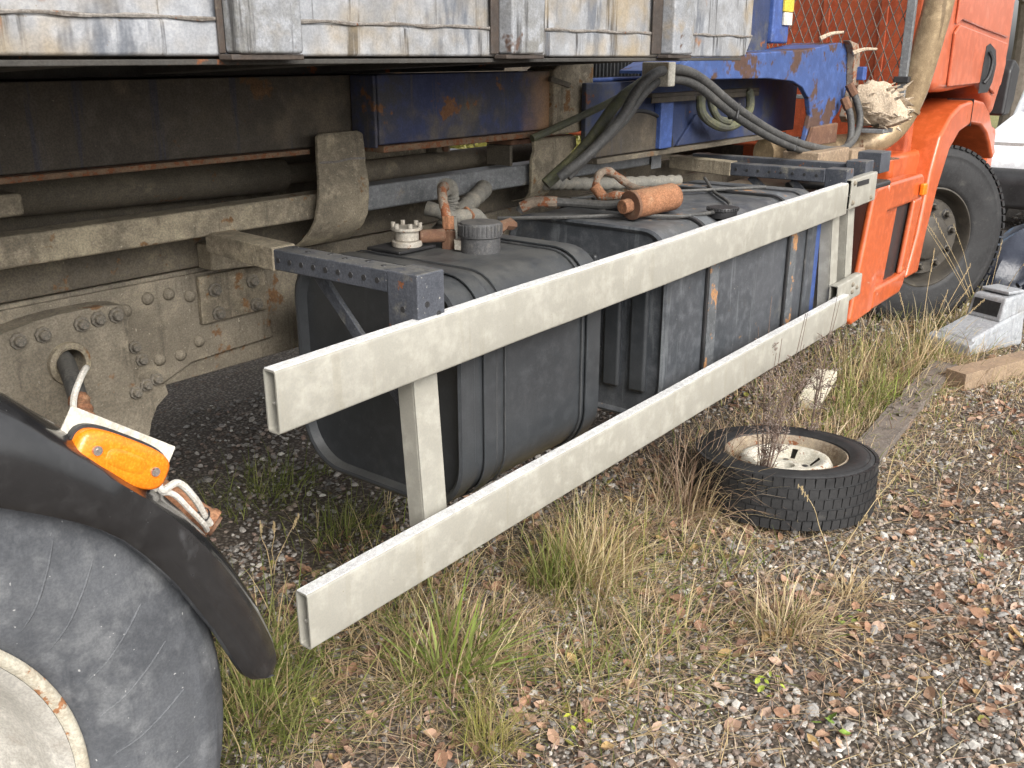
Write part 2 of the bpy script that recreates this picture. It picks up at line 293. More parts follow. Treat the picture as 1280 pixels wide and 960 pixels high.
def npmesh(name, V, F, col, mat, parent=None, smooth=False):
    me = bpy.data.meshes.new(name); V = np.asarray(V, np.float32); F = np.asarray(F, np.int32); k = F.shape[1]
    me.vertices.add(len(V)); me.vertices.foreach_set('co', V.ravel())
    me.loops.add(F.size); me.loops.foreach_set('vertex_index', F.ravel())
    me.polygons.add(len(F)); me.polygons.foreach_set('loop_start', np.arange(0, F.size, k, dtype=np.int32))
    me.polygons.foreach_set('use_smooth', np.full(len(F), smooth))
    me.update(calc_edges=True)
    if col is not None:
        a = me.color_attributes.new('Col', 'FLOAT_COLOR', 'POINT')
        c = np.ones((len(V), 4), np.float32); c[:, :3] = col; a.data.foreach_set('color', c.ravel())
    me.materials.append(mt[mat]); return me
def rr(x0, x1, z0, z1, r, n=6, rs=None):    # rounded rectangle outline; rs = radii (bl, br, tr, tl)
    rs = rs or (r,)*4; out = []
    for (cx, cz, a, q) in ((x0+rs[0], z0+rs[0], 180, rs[0]), (x1-rs[1], z0+rs[1], 270, rs[1]), (x1-rs[2], z1-rs[2], 0, rs[2]), (x0+rs[3], z1-rs[3], 90, rs[3])):
        for i in range(n+1):
            t = R(a+90*i/n); out.append((cx+q*math.cos(t), cz+q*math.sin(t)))
    return out
def lerpt(tab, x):
    return float(np.interp(x, [a for a, _ in tab], [b for _, b in tab]))

# ------------------------------------------------------------------ ground
def hgt(x, y):
    return .010*np.sin(x*2.3+y*1.1)*np.cos(y*2.7-x*.6)+.006*np.sin(x*7.1+1)*np.sin(y*6.3+2)
gx = np.concatenate([-np.geomspace(300, 2, 16), np.arange(-1.5, 9, .06), np.geomspace(9.2, 300, 22)])
gy = np.concatenate([-np.geomspace(300, 2.6, 16), np.arange(-2.4, 5, .06), np.geomspace(5.2, 300, 22)])
X, Y = np.meshgrid(gx, gy, indexing='ij'); Z = hgt(X, Y)*np.exp(-np.maximum(0, np.hypot(X-3, Y)-9)/6)
nx, ny = len(gx), len(gy); I = np.arange(nx*ny).reshape(nx, ny)
GF = np.stack([I[:-1,:-1].ravel(), I[1:,:-1].ravel(), I[1:,1:].ravel(), I[:-1,1:].ravel()], 1)
gm = bpy.data.materials.new('gravel_soil'); gm.use_nodes = True; gn = gm.node_tree; gb = gn.nodes['Principled BSDF']
gt = gn.nodes.new('ShaderNodeTexCoord'); gv = gt.outputs['Object']
gc = mixc(gn, ramp(gn, noise(gn, gv, 3, 8, .7), .35, .65), (.125,.098,.074), (.21,.172,.138))
gc = mixc(gn, ramp(gn, noise(gn, gv, 38, 6, .7), .45, .7), gc, (.26,.235,.21))
gc = mixc(gn, ramp(gn, noise(gn, gv, 17, 8, .7), .56, .68), gc, (.17,.09,.05))
vr = gn.nodes.new('ShaderNodeTexVoronoi'); vr.inputs['Scale'].default_value = 75; gn.links.new(gv, vr.inputs['Vector'])
gc = mixc(gn, ramp(gn, vr.outputs['Distance'], .25, .6), gc, (.065,.05,.037))
# the far yard turns to rough grass beyond the truck
sp_ = gn.nodes.new('ShaderNodeSeparateXYZ'); gn.links.new(gv, sp_.inputs[0])
far = mth(gn, 'MULTIPLY', ramp(gn, mth(gn, 'ADD', sp_.outputs[1], mth(gn, 'MULTIPLY', noise(gn, gv, .8), 2)), 3.6, 5.2), 1.0)
gc = mixc(gn, far, gc, mixc(gn, noise(gn, gv, 5, 8, .7), (.12,.125,.035), (.34,.30,.13)))
gn.links.new(gc, gb.inputs['Base Color']); gb.inputs['Roughness'].default_value = .92
bn = gn.nodes.new('ShaderNodeBump'); bn.inputs['Strength'].default_value = .9; bn.inputs['Distance'].default_value = .012
gn.links.new(mth(gn, 'ADD', noise(gn, gv, 60, 6, .7), vr.outputs['Distance']), bn.inputs['Height']); gn.links.new(bn.outputs[0], gb.inputs['Normal'])
mt['ground'] = gm
gme = npmesh('ground', np.stack([X.ravel(), Y.ravel(), Z.ravel()], 1), GF, None, 'ground', smooth=True)
ground = tag(link('ground', gme), 'gravel yard strewn with dry leaves and grass', 'ground', kind='structure')

# ------------------------------------------------------------------ the truck
TR = thing('hook_lift_truck', (2.5, 1.27, 0), 'orange and blue hook lift truck with cream side guard rails and black fuel tanks', 'truck')

# chassis frame, near side
fr = build('chassis_frame', MB().box(-2.2, 6.3, .86, .885, .742, 1.03).box(-2.2, 6.3, .885, .955, 1.012, 1.034).box(-2.2, 6.3, .885, .955, .738, .758), 'frame', TR, .004)
tag(fr, label='long riveted chassis frame caked in grey dust')
build('frame_flange', MB().box(-2.2, 4.2, .835, .857, 1.038, 1.118), 'frame_dark', fr, .004)
build('far_frame_rail', MB().box(-2.2, 6.3, 1.66, 1.69, .742, 1.03), 'frame_dark', fr, .004)
for cx in (-.8, 2.3, 3.2, 4.4):
    build('crossmember', MB().box(cx-.05, cx+.05, .96, 1.655, .78, .95), 'frame_dark', fr, .01)
# bolted web plate laid on the frame
wp = build('web_plate', MB().prism([(.5,.745),(1.24,.745),(1.36,.79),(1.62,.80),(1.62,1.02),(.5,1.02)], .845, .8575), 'frame', fr, .003)
# cast bogie bracket with a hole: front face ring-triangulated round the hole
out = [(.35,1.0),(.7,1.0),(.86,.985),(.95,1.0),(1.0,1.003),(1.1,1.003),(1.15,.995),(1.16,.96),(1.152,.90),(1.15,.84),(1.17,.80),(1.235,.775),(1.24,.75),(1.205,.725),(1.185,.69),(1.17,.64),(1.17,.42),(1.12,.30),(.95,.25),(.6,.25),(.35,.3)]
def plate_with_hole(out, hc, hr, y0, y1, n=14):
    """closed outline with a round hole: each face is two halves meeting on a level line through the hole"""
    cut = []; m = len(out)
    for i in range(m):
        a, b = out[i], out[(i+1)%m]; cut.append(a)
        if (a[1]-hc[1])*(b[1]-hc[1]) < 0:
            t = (hc[1]-a[1])/(b[1]-a[1]); cut.append((a[0]+(b[0]-a[0])*t, hc[1]))
    on = [i for i, p in enumerate(cut) if abs(p[1]-hc[1]) < 1e-9]; i, j = on
    A = cut[i:j+1]; B = cut[j:]+cut[:i+1]
    mb = MB()
    for H in (A, B):
        up = H[len(H)//2][1] > hc[1]; s0 = 0 if H[-1][0] > hc[0] else 180
        sgn = 1 if (s0 == 0) == up else -1
        arc = [(hc[0]+hr*math.cos(R(s0+sgn*180*k/n)), hc[1]+hr*math.sin(R(s0+sgn*180*k/n))) for k in range(n+1)]
        P = H+arc
        if sum(P[k][0]*P[(k+1)%len(P)][1]-P[(k+1)%len(P)][0]*P[k][1] for k in range(len(P))) < 0: P = P[::-1]
        L_ = len(P); mb.add([(x,y0,z) for x, z in P], [tuple(range(L_))]); mb.add([(x,y1,z) for x, z in P], [tuple(range(L_-1,-1,-1))])
    c2 = cut if sum(cut[k][0]*cut[(k+1)%len(cut)][1]-cut[(k+1)%len(cut)][0]*cut[k][1] for k in range(len(cut))) > 0 else cut[::-1]
    k = len(c2); mb.add([(x,y0,z) for x, z in c2]+[(x,y1,z) for x, z in c2], [(q, q+k, (q+1)%k+k, (q+1)%k) for q in range(k)])
    mb.lathe([(hr,0),(hr,y1-y0)], (hc[0], y0, hc[1]), 28)
    return mb
HC = (1.003, .889)
bk = build('suspension_bracket', plate_with_hole(out, HC, .036, .78, .844), 'frame', TR)
tag(bk, label='cast suspension bracket with a round cable hole')
m_ = MB()
m_.lathe([(.034,.0),(.034,-.012),(.039,-.014),(.048,-.01),(.05,.004)], (HC[0], .779, HC[1]), 28)
build('hole_collar', m_, 'frame_tan', bk)
build('cavity_shade_plate', MB().box(.90, 1.12, .846, .8575, .80, 1.0), 'frame_dark', bk)  # dark plate behind the bracket hole stands in for its shaded inside
# bolts (shared mesh: hexagon head on a washer)
bm_ = MB().lathe([(.0,-.020),(.010,-.020),(.0125,-.017),(.013,-.006),(.019,-.006),(.020,-.002),(.020,.004)], n=8)
bme = mesh_of('bolt', bm_, 'bolt', 30)
rivet = mesh_of('rivet', MB().lathe([(.0,-.013),(.008,-.012),(.014,-.007),(.0165,.0),(.0165,.003)], n=12), 'frame', 60)
for (x, z) in [(.70,.965),(.79,.967),(.90,.965),(.955,.967),(1.045,.972),(1.086,.975),(1.13,.975)]:
    put('bolt', bme, bk, (x, .779, z), (0, random.random(), 0)).scale = (.95,)*3
for (x, z) in [(1.203,.868),(1.217,.832),(1.212,.796),(1.183,.789),(1.154,.777)]:
    put('bolt', bme, bk, (x, .779 if z < .8 else .8445, z), (0, random.random(), 0)).scale = (.85,)*3
for (x, z) in [(1.192,.962),(1.254,.981),(1.313,.981),(1.372,.965),(1.266,.82),(1.326,.818),(1.385,.842)]:
    put('rivet', rivet, fr, (x, .8445, z))
for (x, z) in [(1.75,.95),(1.86,.95),(1.97,.95),(1.75,.81),(1.86,.81),(1.97,.81)]:
    put('rivet', rivet, fr, (x, .8595, z))
sp = build('bolted_plate', MB().prism([(1.392,.886),(1.60,.888),(1.60,1.012),(1.394,1.012)], .829, .8445), 'frame_tan', TR, .003)
for (x, z) in [(1.436,.972),(1.556,.974),(1.562,.909),(1.441,.908)]:
    put('bolt', bme, sp, (x, .829, z), (0, random.random(), 0))
build('welded_angle', MB().prism([(1.40,1.035),(1.60,1.02),(1.60,1.03),(1.43,1.105),(1.40,1.10)], .775, .834), 'frame_tan', sp, .004)
# cable, sleeve and fittings leaving the hole
cb = build('cable_sleeve', MB().tube([(1.003,.90,.905),(1.0,.80,.90),(.965,.70,.885),(.935,.62,.855)], .020, 12), 'hose', TR)
build('rusty_joint', MB().tube([(.937,.625,.857),(.922,.58,.83),(.915,.55,.812)], .021, 12, rf=lambda t, i: 1+.12*math.sin(i*2.1)), 'rust', cb)
build('pipe_elbow', MB().tube([(.915,.552,.812),(.93,.52,.79),(.955,.50,.775)], .019, 12), 'rustpipe', cb)
build('white_cable', MB().tube([(.985,.665,.905),(.965,.63,.915),(.935,.60,.905),(.90,.57,.875),(.865,.5,.85),(.80,.30,.90),(.72,.1,.98),(.66,-.02,1.01)], .007, 8), 'cable', cb)
# square tube running along the truck, and other length-wise beams
rt = build('longitudinal_tube', MB().box(-2, 3.45, .70, .77, 1.137, 1.203), 'frame_tan', TR, .008)
tag(rt, label='dusty square tube running along the chassis')
build('tube_front_half', MB().box(1.86, 3.46, .698, .772, 1.135, 1.205), 'grey_post', rt, .008)
sb = build('subframe_beam', MB().box(-2, 1.975, .75, .775, 1.318, 1.50).box(-2, 1.975, .775, .86, 1.48, 1.50), 'blue_dim', TR, .004)
tag(sb, label='dark grimy blue subframe beam')
build('lower_flange', MB().box(-2, 1.70, .725, .86, 1.303, 1.3165), 'rust_edge', sb, .003)
build('far_subframe_beam', MB().box(-2, 5.2, 1.72, 1.78, 1.318, 1.50), 'blue_dim', sb, .004)
hb = build('hook_frame_beam', MB().box(1.88, 2.66, .648, .672, 1.318, 1.502).box(1.88, 2.66, .672, .74, 1.485, 1.502).box(1.868, 1.8795, .652, .745, 1.31, 1.50), 'blue_beam', TR, .005)
tag(hb, label='blue beam end with rust and pale dried mud')
build('beam_lower_flange', MB().box(1.88, 2.72, .635, .74, 1.298, 1.3165), 'rust_edge', hb, .003)
build('beam_end_cap', MB().prism([(2.655,1.505)]+[(2.655,1.30),(2.76,1.30)]+[(2.80+.085*math.cos(R(a)), 1.385+.085*math.sin(R(a))) for a in range(-90, 1, 15)]+[(2.888,1.525),(2.70,1.525)], .63, .745), 'frame_tan', hb, .006)
build('drain_bar', MB().beam((2.63,.628,1.478),(2.74,.628,1.455), .012, .016), 'frame_dark', hb)
build('hydraulic_cylinder', MB().cyl((.9,1.06,1.238),(1.86,1.06,1.212), .05, n=24).cyl((1.86,1.06,1.212),(2.9,1.06,1.19), .03, n=16), 'frame_dark', TR)
build('hook_arm_gap_blocker', MB().box(-2, 2.58, 1.12, 1.42, 1.06, 1.49), 'frame_dark', TR, .01)  # central box added to hide the bright yard and keep the gap dark
build('pivot_block', MB().box(.55, 1.0, .86, 1.0, 1.215, 1.265), 'frame_tan', TR, .01)
pn = build('pivot_pin', MB().cyl((2.37,.86,1.265),(2.37,.98,1.265), .033, n=20), 'frame_tan', TR, .006)
build('pin_end', MB().cyl((2.37,.850,1.265),(2.37,.8595,1.265), .012, n=12), 'rustdark', pn)
build('pivot_arm', MB().prism([(1.95,1.20),(2.33,1.232),(2.33,1.298),(1.95,1.31)], .90, .94), 'frame_tan', TR, .006)
build('dark_crosstube', MB().cyl((1.9,.84,1.222),(3.1,.92,1.215), .035, n=16), 'frame_dark', TR)
# mounting plates: a bent strap round the tube, swept in section
def bent_plate(prof, edges, th):
    """prof: (y,z) list from top to bottom; edges: (x0,x1) at each"""
    mb = MB(); v = []; f = []; n = len(prof)
    for (y, z), (a, b) in zip(prof, edges): v += [(a,y,z),(b,y,z),(b,y+th,z+.001),(a,y+th,z+.001)]
    for i in range(n-1):
        o, p = 4*i, 4*i+4
        f += [(o,p,p+1,o+1),(o+1,p+1,p+2,o+2),(o+2,p+2,p+3,o+3),(o+3,p+3,p,o)]
    f += [(0,1,2,3),(4*n-1,4*n-2,4*n-3,4*n-4)]
    return mb.add(v, f)
mp = build('mounting_plate', bent_plate([(.69,1.357),(.684,1.35),(.682,1.30),(.682,1.27),(.672,1.245),(.660,1.22),(.658,1.18),(.662,1.14),(.678,1.11),(.70,1.085),(.74,1.06)],
      [(1.71,1.84),(1.692,1.853),(1.688,1.856),(1.688,1.856),(1.68,1.852),(1.668,1.845),(1.66,1.84),(1.652,1.838),(1.645,1.836),(1.637,1.832),(1.637,1.832)], .012), 'frame_tan', TR, .003)
tag(mp, label='tan bent mounting plate clasping the square tube')
build('weld_seam', MB().tube([(1.692,.681,1.285),(1.75,.679,1.283),(1.80,.68,1.287),(1.852,.681,1.284)], .003, 6), 'weld', mp)
mp2 = build('mounting_bracket', bent_plate([(.67,1.287),(.664,1.283),(.66,1.25),(.668,1.22),(.668,1.14),(.68,1.11),(.70,1.09),(.76,1.075)],
      [(2.60,2.83),(2.595,2.838),(2.594,2.836),(2.59,2.80),(2.59,2.80),(2.60,2.79),(2.605,2.77),(2.605,2.77)], .012), 'frame_tan', TR, .003)
build('bracket_top', MB().box(2.50, 2.84, .682, .79, 1.274, 1.290), 'rustdark', mp2, .003)
build('bracket_back', MB().box(2.50, 2.515, .69, .79, 1.207, 1.273), 'frame_dark', mp2, .003)
tf = build('tube_clamp', MB().box(3.40, 3.475, .685, .69, 1.12, 1.22).box(3.40, 3.475, .69, .80, 1.207, 1.22), 'grey_post', TR, .004)

# near bracket arm of the side guard
def holes_row(parent, pts, axis, mat='black', r=.0058):
    for p in pts:
        q = Vector(p); a = Vector(axis)
        put('bolt_hole_shade', hole_me, parent, q, Vector(axis).to_track_quat('Y', 'Z').to_euler())
hole_me = mesh_of('bolt_hole_shade', MB().lathe([(.0,-.0010),(.0062,-.0010),(.0064,-.0008),(.0066,.001)], n=12), 'black', 40)  # black discs on the surface stand in for the shade inside holes
def guard_arm(x, ytip, yin, z0, z1, ydark, name):
    a = build(name, MB().box(x-.03, x+.03, ytip+.082, ydark, z0, z1), 'perf', TR, .004)
    a2 = build('arm_root', MB().hexa([(x-.034,ydark-.006,z0-.004),(x+.034,ydark-.006,z0-.004),(x+.034,yin,z0+.01),(x-.034,yin,z0+.01)], [(x-.034,ydark-.006,z1+.004),(x+.034,ydark-.006,z1+.004),(x+.034,yin,z1+.012),(x-.034,yin,z1+.012)]), 'frame_tan', a, .004)
    return a
ga = guard_arm(1.385, .02, .72, 1.086, 1.134, .47, 'guard_arm')
tag(ga, label='perforated navy bracket arm holding the near end of the guard')
holes_row(ga, [(1.3548, y, 1.110) for y in np.linspace(.13, .45, 9)], (1,0,0))
holes_row(ga, [(1.385+.012*(i%2), y, 1.1342) for i, y in enumerate(np.linspace(.14, .44, 6))], (0,0,-1))
build('arm_head', MB().box(1.352, 1.432, .012, .10, .985, 1.136), 'perf', ga, .004)
holes_row(ga, [(1.378, .0117, 1.072), (1.412, .0117, 1.046), (1.378,.0117,1.02)], (0,1,0)); holes_row(ga, [(1.3517, .055, 1.06)], (1,0,0))
build('gusset_strut', MB().beam((1.40,.37,1.085),(1.40,.08,.80), .03, .014, (1,0,0)), 'perf', ga, .003)
# the posts: open channels
def channel_post(x, y, z0, z1, lean, wx=.072, dy=.05, name='guard_post'):
    f = lambda z: y-lean*(z1-z)
    mb = MB()
    for (xa, xb, ya, yb) in ((0, wx, 0, .005), (0, .005, .0055, dy), (wx-.005, wx, .0055, dy)):
        mb.hexa([(x+xa,f(z0)+ya,z0),(x+xb,f(z0)+ya,z0),(x+xb,f(z0)+yb,z0),(x+xa,f(z0)+yb,z0)], [(x+xa,f(z1)+ya,z1),(x+xb,f(z1)+ya,z1),(x+xb,f(z1)+yb,z1),(x+xa,f(z1)+yb,z1)])
    return build(name, mb, 'alu', TR, .0015)
p1 = channel_post(1.360, .046, .56, 1.005, .062)
tag(p1, label='cream channel post at the near end')
build('post_plate', MB().box(1.345, 1.445, .008, .045, 1.0055, 1.012), 'alu', p1)
channel_post(3.70, .046, .56, 1.00, .062); p3 = channel_post(3.86, .046, .58, 1.03, .06)

# the two guard rails: hollow aluminium extrusions with an open near end
def rail(xa, xb, y, za, zb, h, th=.034, name='guard_rail', top=True, label=None):
    """hollow section from xa to xb, bottom edge za at xa and zb at xb"""
    n = 26; xs = np.linspace(xa, xb, n); sec = rr(0, th, 0, h, .006, 3); wth = .0035
    sin_ = rr(wth, th-wth, wth, h-wth, .004, 3); k = len(sec); mb = MB(); v = []; f = []
    bz = lambda x: za+(zb-za)*(x-xa)/(xb-xa)
    dent = lambda x: .0012*math.sin(x*5.1+h*30)+.0009*math.sin(x*13.7)
    for x in xs: v += [(x, y+a+dent(x), bz(x)+b+dent(x+3)) for a, b in sec]
    for i in range(n-1): f += [(i*k+j, (i+1)*k+j, (i+1)*k+(j+1)%k, i*k+(j+1)%k) for j in range(k)]
    o = len(v); m = 8; xi = np.linspace(xa, xa+.25, m)
    for x in xi: v += [(x, y+a+dent(x), bz(x)+b+dent(x+3)) for a, b in sin_]
    for i in range(m-1): f += [(o+i*k+j, o+i*k+(j+1)%k, o+(i+1)*k+(j+1)%k, o+(i+1)*k+j) for j in range(k)]
    f += [(j, (j+1)%k, o+(j+1)%k, o+j) for j in range(k)]
    f += [tuple((n-1)*k+j for j in range(k)), tuple(o+(m-1)*k+j for j in range(k-1,-1,-1))]
    r_ = build(name, mb.add(v, f), 'alu', TR, 0, 40)
    if label: tag(r_, label=label)
    if top:   # raised anti-slip ribs on the top face
        t = MB(); g = 7
        for q in range(g):
            yy = y+.005+(th-.010)*q/(g-1)
            for i in range(n-1):
                x0, x1 = xs[i], xs[i+1]
                t.hexa([(x0,yy-.0013+dent(x0),bz(x0)+h+dent(x0+3)-.001),(x1,yy-.0013+dent(x1),bz(x1)+h+dent(x1+3)-.001),(x1,yy+.0013+dent(x1),bz(x1)+h+dent(x1+3)-.001),(x0,yy+.0013+dent(x0),bz(x0)+h+dent(x0+3)-.001)],
                       [(x0,yy-.0009+dent(x0),bz(x0)+h+dent(x0+3)+.0018),(x1,yy-.0009+dent(x1),bz(x1)+h+dent(x1+3)+.0018),(x1,yy+.0009+dent(x1),bz(x1)+h+dent(x1+3)+.0018),(x0,yy+.0009+dent(x0),bz(x0)+h+dent(x0+3)+.0018)])
        tag(build('anti_slip_ribs', t, 'alu_lit_top', r_, 0, 0), kind='stuff')
    build('inner_web', MB().hexa([(xa+.004,y+.004,bz(xa)+h*.44),(xa+.2,y+.004,bz(xa)+h*.44),(xa+.2,y+th*.6,bz(xa)+h*.44),(xa+.004,y+th*.6,bz(xa)+h*.44)],
                                 [(xa+.004,y+.004,bz(xa)+h*.47),(xa+.2,y+.004,bz(xa)+h*.47),(xa+.2,y+th*.6,bz(xa)+h*.47),(xa+.004,y+th*.6,bz(xa)+h*.47)]), 'alu_in', r_)
    return r_
r1 = rail(.982, 3.715, 0, .915, .968, .119, label='upper cream guard rail with ribbed top')
r2 = rail(.985, 3.76, -.036, .484, .529, .119, label='lower cream guard rail')
r3 = rail(3.722, 4.00, -.008, .985, .99, .115, name='guard_rail_end', top=False)
build('slot_plate', MB().box(3.78, 3.91, -.0105, -.0085, 1.068, 1.088), 'black', r3, .001)
for x, z in ((3.75,1.01),(3.95,1.01),(3.75,1.085)): put('rail_bolt', rivet, r3, (x, -.009, z)).scale = (.6,)*3
r4 = rail(3.69, 3.95, -.012, .60, .607, .092, name='guard_rail_end', top=False)
for x, z in ((3.85,.64),(3.85,.67),(3.90,.65)): put('rail_bolt', rivet, r4, (x, -.0125, z)).scale = (.6,)*3

# ---- fuel tanks
def tank(name, x0, x1, y0, y1, z0, z1, rs, mat, label, recess=.03):
    """rounded cross-section in yz with recessed end faces and a rolled rim"""
    mb = MB(); sec = rr(y0, y1, z0, z1, 0, 8, rs); k = len(sec); cy, cz = (y0+y1)/2, (z0+z1)/2
    def ring(x, s_): return [(x, cy+(a-cy)*(1-s_/(y1-y0)*2), cz+(b-cz)*(1-s_/(z1-z0)*2)) for a, b in sec]
    rings = [ring(x0+recess, .05), ring(x0+recess*.9, .02), ring(x0+.004, .014), ring(x0, .008), ring(x0+.004, 0), ring(x0+.05, 0), ring(x0+.055, .004), ring((x0+x1)/2, .004),
             ring(x1-.055, .004), ring(x1-.05, 0), ring(x1-.004, 0), ring(x1, .008), ring(x1-recess*.9, .02), ring(x1-recess, .05)]
    v = [p for q in rings for p in q]; f = []
    for i in range(len(rings)-1): f += [(i*k+j, (i+1)*k+j, (i+1)*k+(j+1)%k, i*k+(j+1)%k) for j in range(k)]
    f += [tuple(range(k)), tuple(range((len(rings)-1)*k+k-1, (len(rings)-1)*k-1, -1))]
    t = build(name, mb.add(v, f), mat, TR, 0, 30); tag(t, label=label); return t
def band(parent, x0, x1, y0, y1, z0, z1, rs, off, th, mat, name='tank_strap'):
    a = rr(y0-off, y1+off, z0-off, z1+off, 0, 8, tuple(q+off for q in rs)); b = rr(y0-off-th, y1+off+th, z0-off-th, z1+off+th, 0, 8, tuple(q+off+th for q in rs))
    k = len(a); v = [(x, *p) for x in (x0, x1) for q in (a, b) for p in q]; f = []
    for j in range(k):
        n_ = (j+1) % k
        f += [(k+j, 3*k+j, 3*k+n_, k+n_), (j, n_, 2*k+n_, 2*k+j), (j, k+j, k+n_, n_), (2*k+j, 2*k+n_, 3*k+n_, 3*k+j)]
    return build(name, MB().add(v, f), mat, parent, 0, 35)
T1 = (.075, .645, .50, 1.068); RS1 = (.13,.13,.11,.11)
t1 = tank('fuel_tank', 1.545, 2.125, *T1, RS1, 'tank', 'black fuel tank with tall filler cap nearest the rear wheel')
band(t1, 1.625, 1.668, *T1, RS1, .001, .003, 'tank'); band(t1, 1.672, 1.678, *T1, RS1, .0, .0012, 'strap', 'strap_edge')
band(t1, 1.705, 1.709, *T1, RS1, -.002, .004, 'strap', 'seam')
band(t1, 2.03, 2.036, *T1, RS1, -.002, .004, 'strap', 'seam'); band(t1, 2.05, 2.092, *T1, RS1, .001, .004, 'tank')
T2 = (.062, .66, .47, 1.068); RS2 = (.12,.12,.085,.085)
t2 = tank('fuel_tank', 2.45, 3.60, *T2, RS2, 'tank2', 'scuffed grey fuel tank with rust streaks behind the far rail half', .012)
band(t2, 2.70, 2.712, *T2, RS2, .0, .006, 'black', 'strap_edge'); band(t2, 2.715, 2.775, *T2, RS2, .001, .006, 'strap_rust')
band(t2, 3.325, 3.335, *T2, RS2, .0, .006, 'black', 'strap_edge'); band(t2, 3.34, 3.40, *T2, RS2, .001, .006, 'strap_rust'); band(t2, 3.50, 3.51, *T2, RS2, -.002, .004, 'strap', 'seam')
for yy in (.15, .245, .34, .435):                              # pressed ridges of the end face
    build('end_ridge', MB().box(2.444, 2.464, yy-.03, yy+.03, .56, .97), 'tank', t2, .014, seg=4)
build('blue_post', MB().box(3.63, 3.70, .085, .14, .45, 1.02), 'blue_bright', TR, .004)
# fittings on the tanks
def filler(x, y, z, r, h, mat='cap'):
    mb = MB().lathe([(.0,h),(r*.94,h),(r,h-.006),(r,h*.52),(r*.96,h*.5),(r*.93,h*.48),(r*.93,-.01)], n=36)
    mb.xf(Matrix.Translation((x, y, z)) @ Matrix.Rotation(R(90), 4, 'X'))
    c = build('filler_cap', mb, mat, TR, 0, 40)
    g = MB()
    for i in range(30):
        a = 2*math.pi*i/30
        g.obox((x+math.cos(a)*r, y+math.sin(a)*r, z+h*.76), (math.cos(a),math.sin(a),0), (-math.sin(a),math.cos(a),0), (0,0,1), .004, .006, h*.36)
    tag(build('grip_ribs', g, mat, c), kind='stuff'); return c
tag(filler(1.905, .315, 1.066, .056, .075), label='tall ribbed black filler cap on the near tank')
filler(2.72, .47, 1.066, .035, .04); filler(2.86, .10, 1.066, .05, .022, 'black')
sn = build('fuel_sender', MB().box(1.72, 1.86, .43, .55, 1.067, 1.076), 'black', TR, .003); tag(sn, label='cast alloy fuel sender on the near tank')
def vcyl(mb, x, y, z0, z1, r, r1=None, n=20): return mb.cyl((x,y,z0),(x,y,z1), r, r1, n)
m_ = MB(); vcyl(m_, 1.79, .47, 1.076, 1.092, .04); vcyl(m_, 1.79, .47, 1.092, 1.118, .032); vcyl(m_, 1.79, .47, 1.118, 1.127, .041)
build('sender_body', m_, 'cast', sn, .003)
for a in range(0, 360, 60): build('sender_screw', vcyl(MB(), 1.79+.036*math.cos(R(a)), .47+.036*math.sin(R(a)), 1.127, 1.139, .006, n=8), 'cast', sn)
build('side_union', MB().cyl((1.815,.45,1.10),(1.872,.41,1.10), .018, n=14), 'rustdark', sn, .003)
fp = build('fuel_pipe', MB().tube([(1.885,.41,1.09),(1.887,.412,1.12),(1.89,.42,1.15),(1.90,.44,1.185),(1.935,.475,1.206),(1.985,.515,1.208),(2.02,.54,1.20)], .013, 12, rf=lambda t, i: 1+.05*math.sin(i*1.7)), 'rustpipe', TR)
tag(fp, label='rust flecked pipe arching over the near tank')
build('hex_union', MB().cyl((1.884,.408,1.062),(1.884,.408,1.112), .021, n=6), 'rustdark', fp, .002)
build('hex_nut', MB().cyl((1.886,.41,1.113),(1.889,.414,1.148), .018, n=6), 'rust', fp, .002)
build('pipe_base', MB().cyl((1.875,.36,1.068),(1.875,.36,1.094), .018, n=6), 'cast', fp, .002)
def corrugated(pts, r, mat='corr', name='corrugated_hose', parent=TR, sub=14):
    return build(name, MB().tube(pts, r, 14, sub, rf=lambda t, i: 1.0 if i % 4 < 2 else .84), mat, parent, 0, 60)
corrugated([(2.02,.54,1.20),(2.06,.56,1.19),(2.075,.57,1.15),(2.06,.57,1.11),(2.05,.58,1.06)], .025)
corrugated([(2.04,.60,1.05),(2.10,.60,1.085),(2.20,.62,1.12),(2.32,.655,1.15),(2.36,.69,1.15)], .027)
corrugated([(2.66,.66,1.14),(2.80,.66,1.125),(3.0,.65,1.105),(3.25,.62,1.09),(3.4,.56,1.085)], .024)
cl = build('coolant_elbow', MB().tube([(1.95,.55,1.15),(1.97,.52,1.14),(1.99,.49,1.125),(2.03,.48,1.125),(2.075,.475,1.12),(2.095,.47,1.095),(2.09,.47,1.065)], .020, 12, rf=lambda t, i: 1+.06*math.sin(i*.9)), 'corr', TR)
build('hose_clip', MB().tube([(2.04,.48,1.147),(2.045,.458,1.125),(2.04,.48,1.10),(2.035,.502,1.125),(2.04,.48,1.147)], .004, 6), 'rust', cl)
build('pipe_stub', MB().cyl((1.955,.455,1.066),(1.955,.455,1.135), .012, n=12), 'corr', cl, .003)
build('rust_scrap', MB().tube([(2.14,.45,1.072),(2.18,.455,1.085),(2.23,.46,1.075)], .016, 7, 2, rf=lambda t, i: .8+.4*(i%2)), 'rustdark', cl)
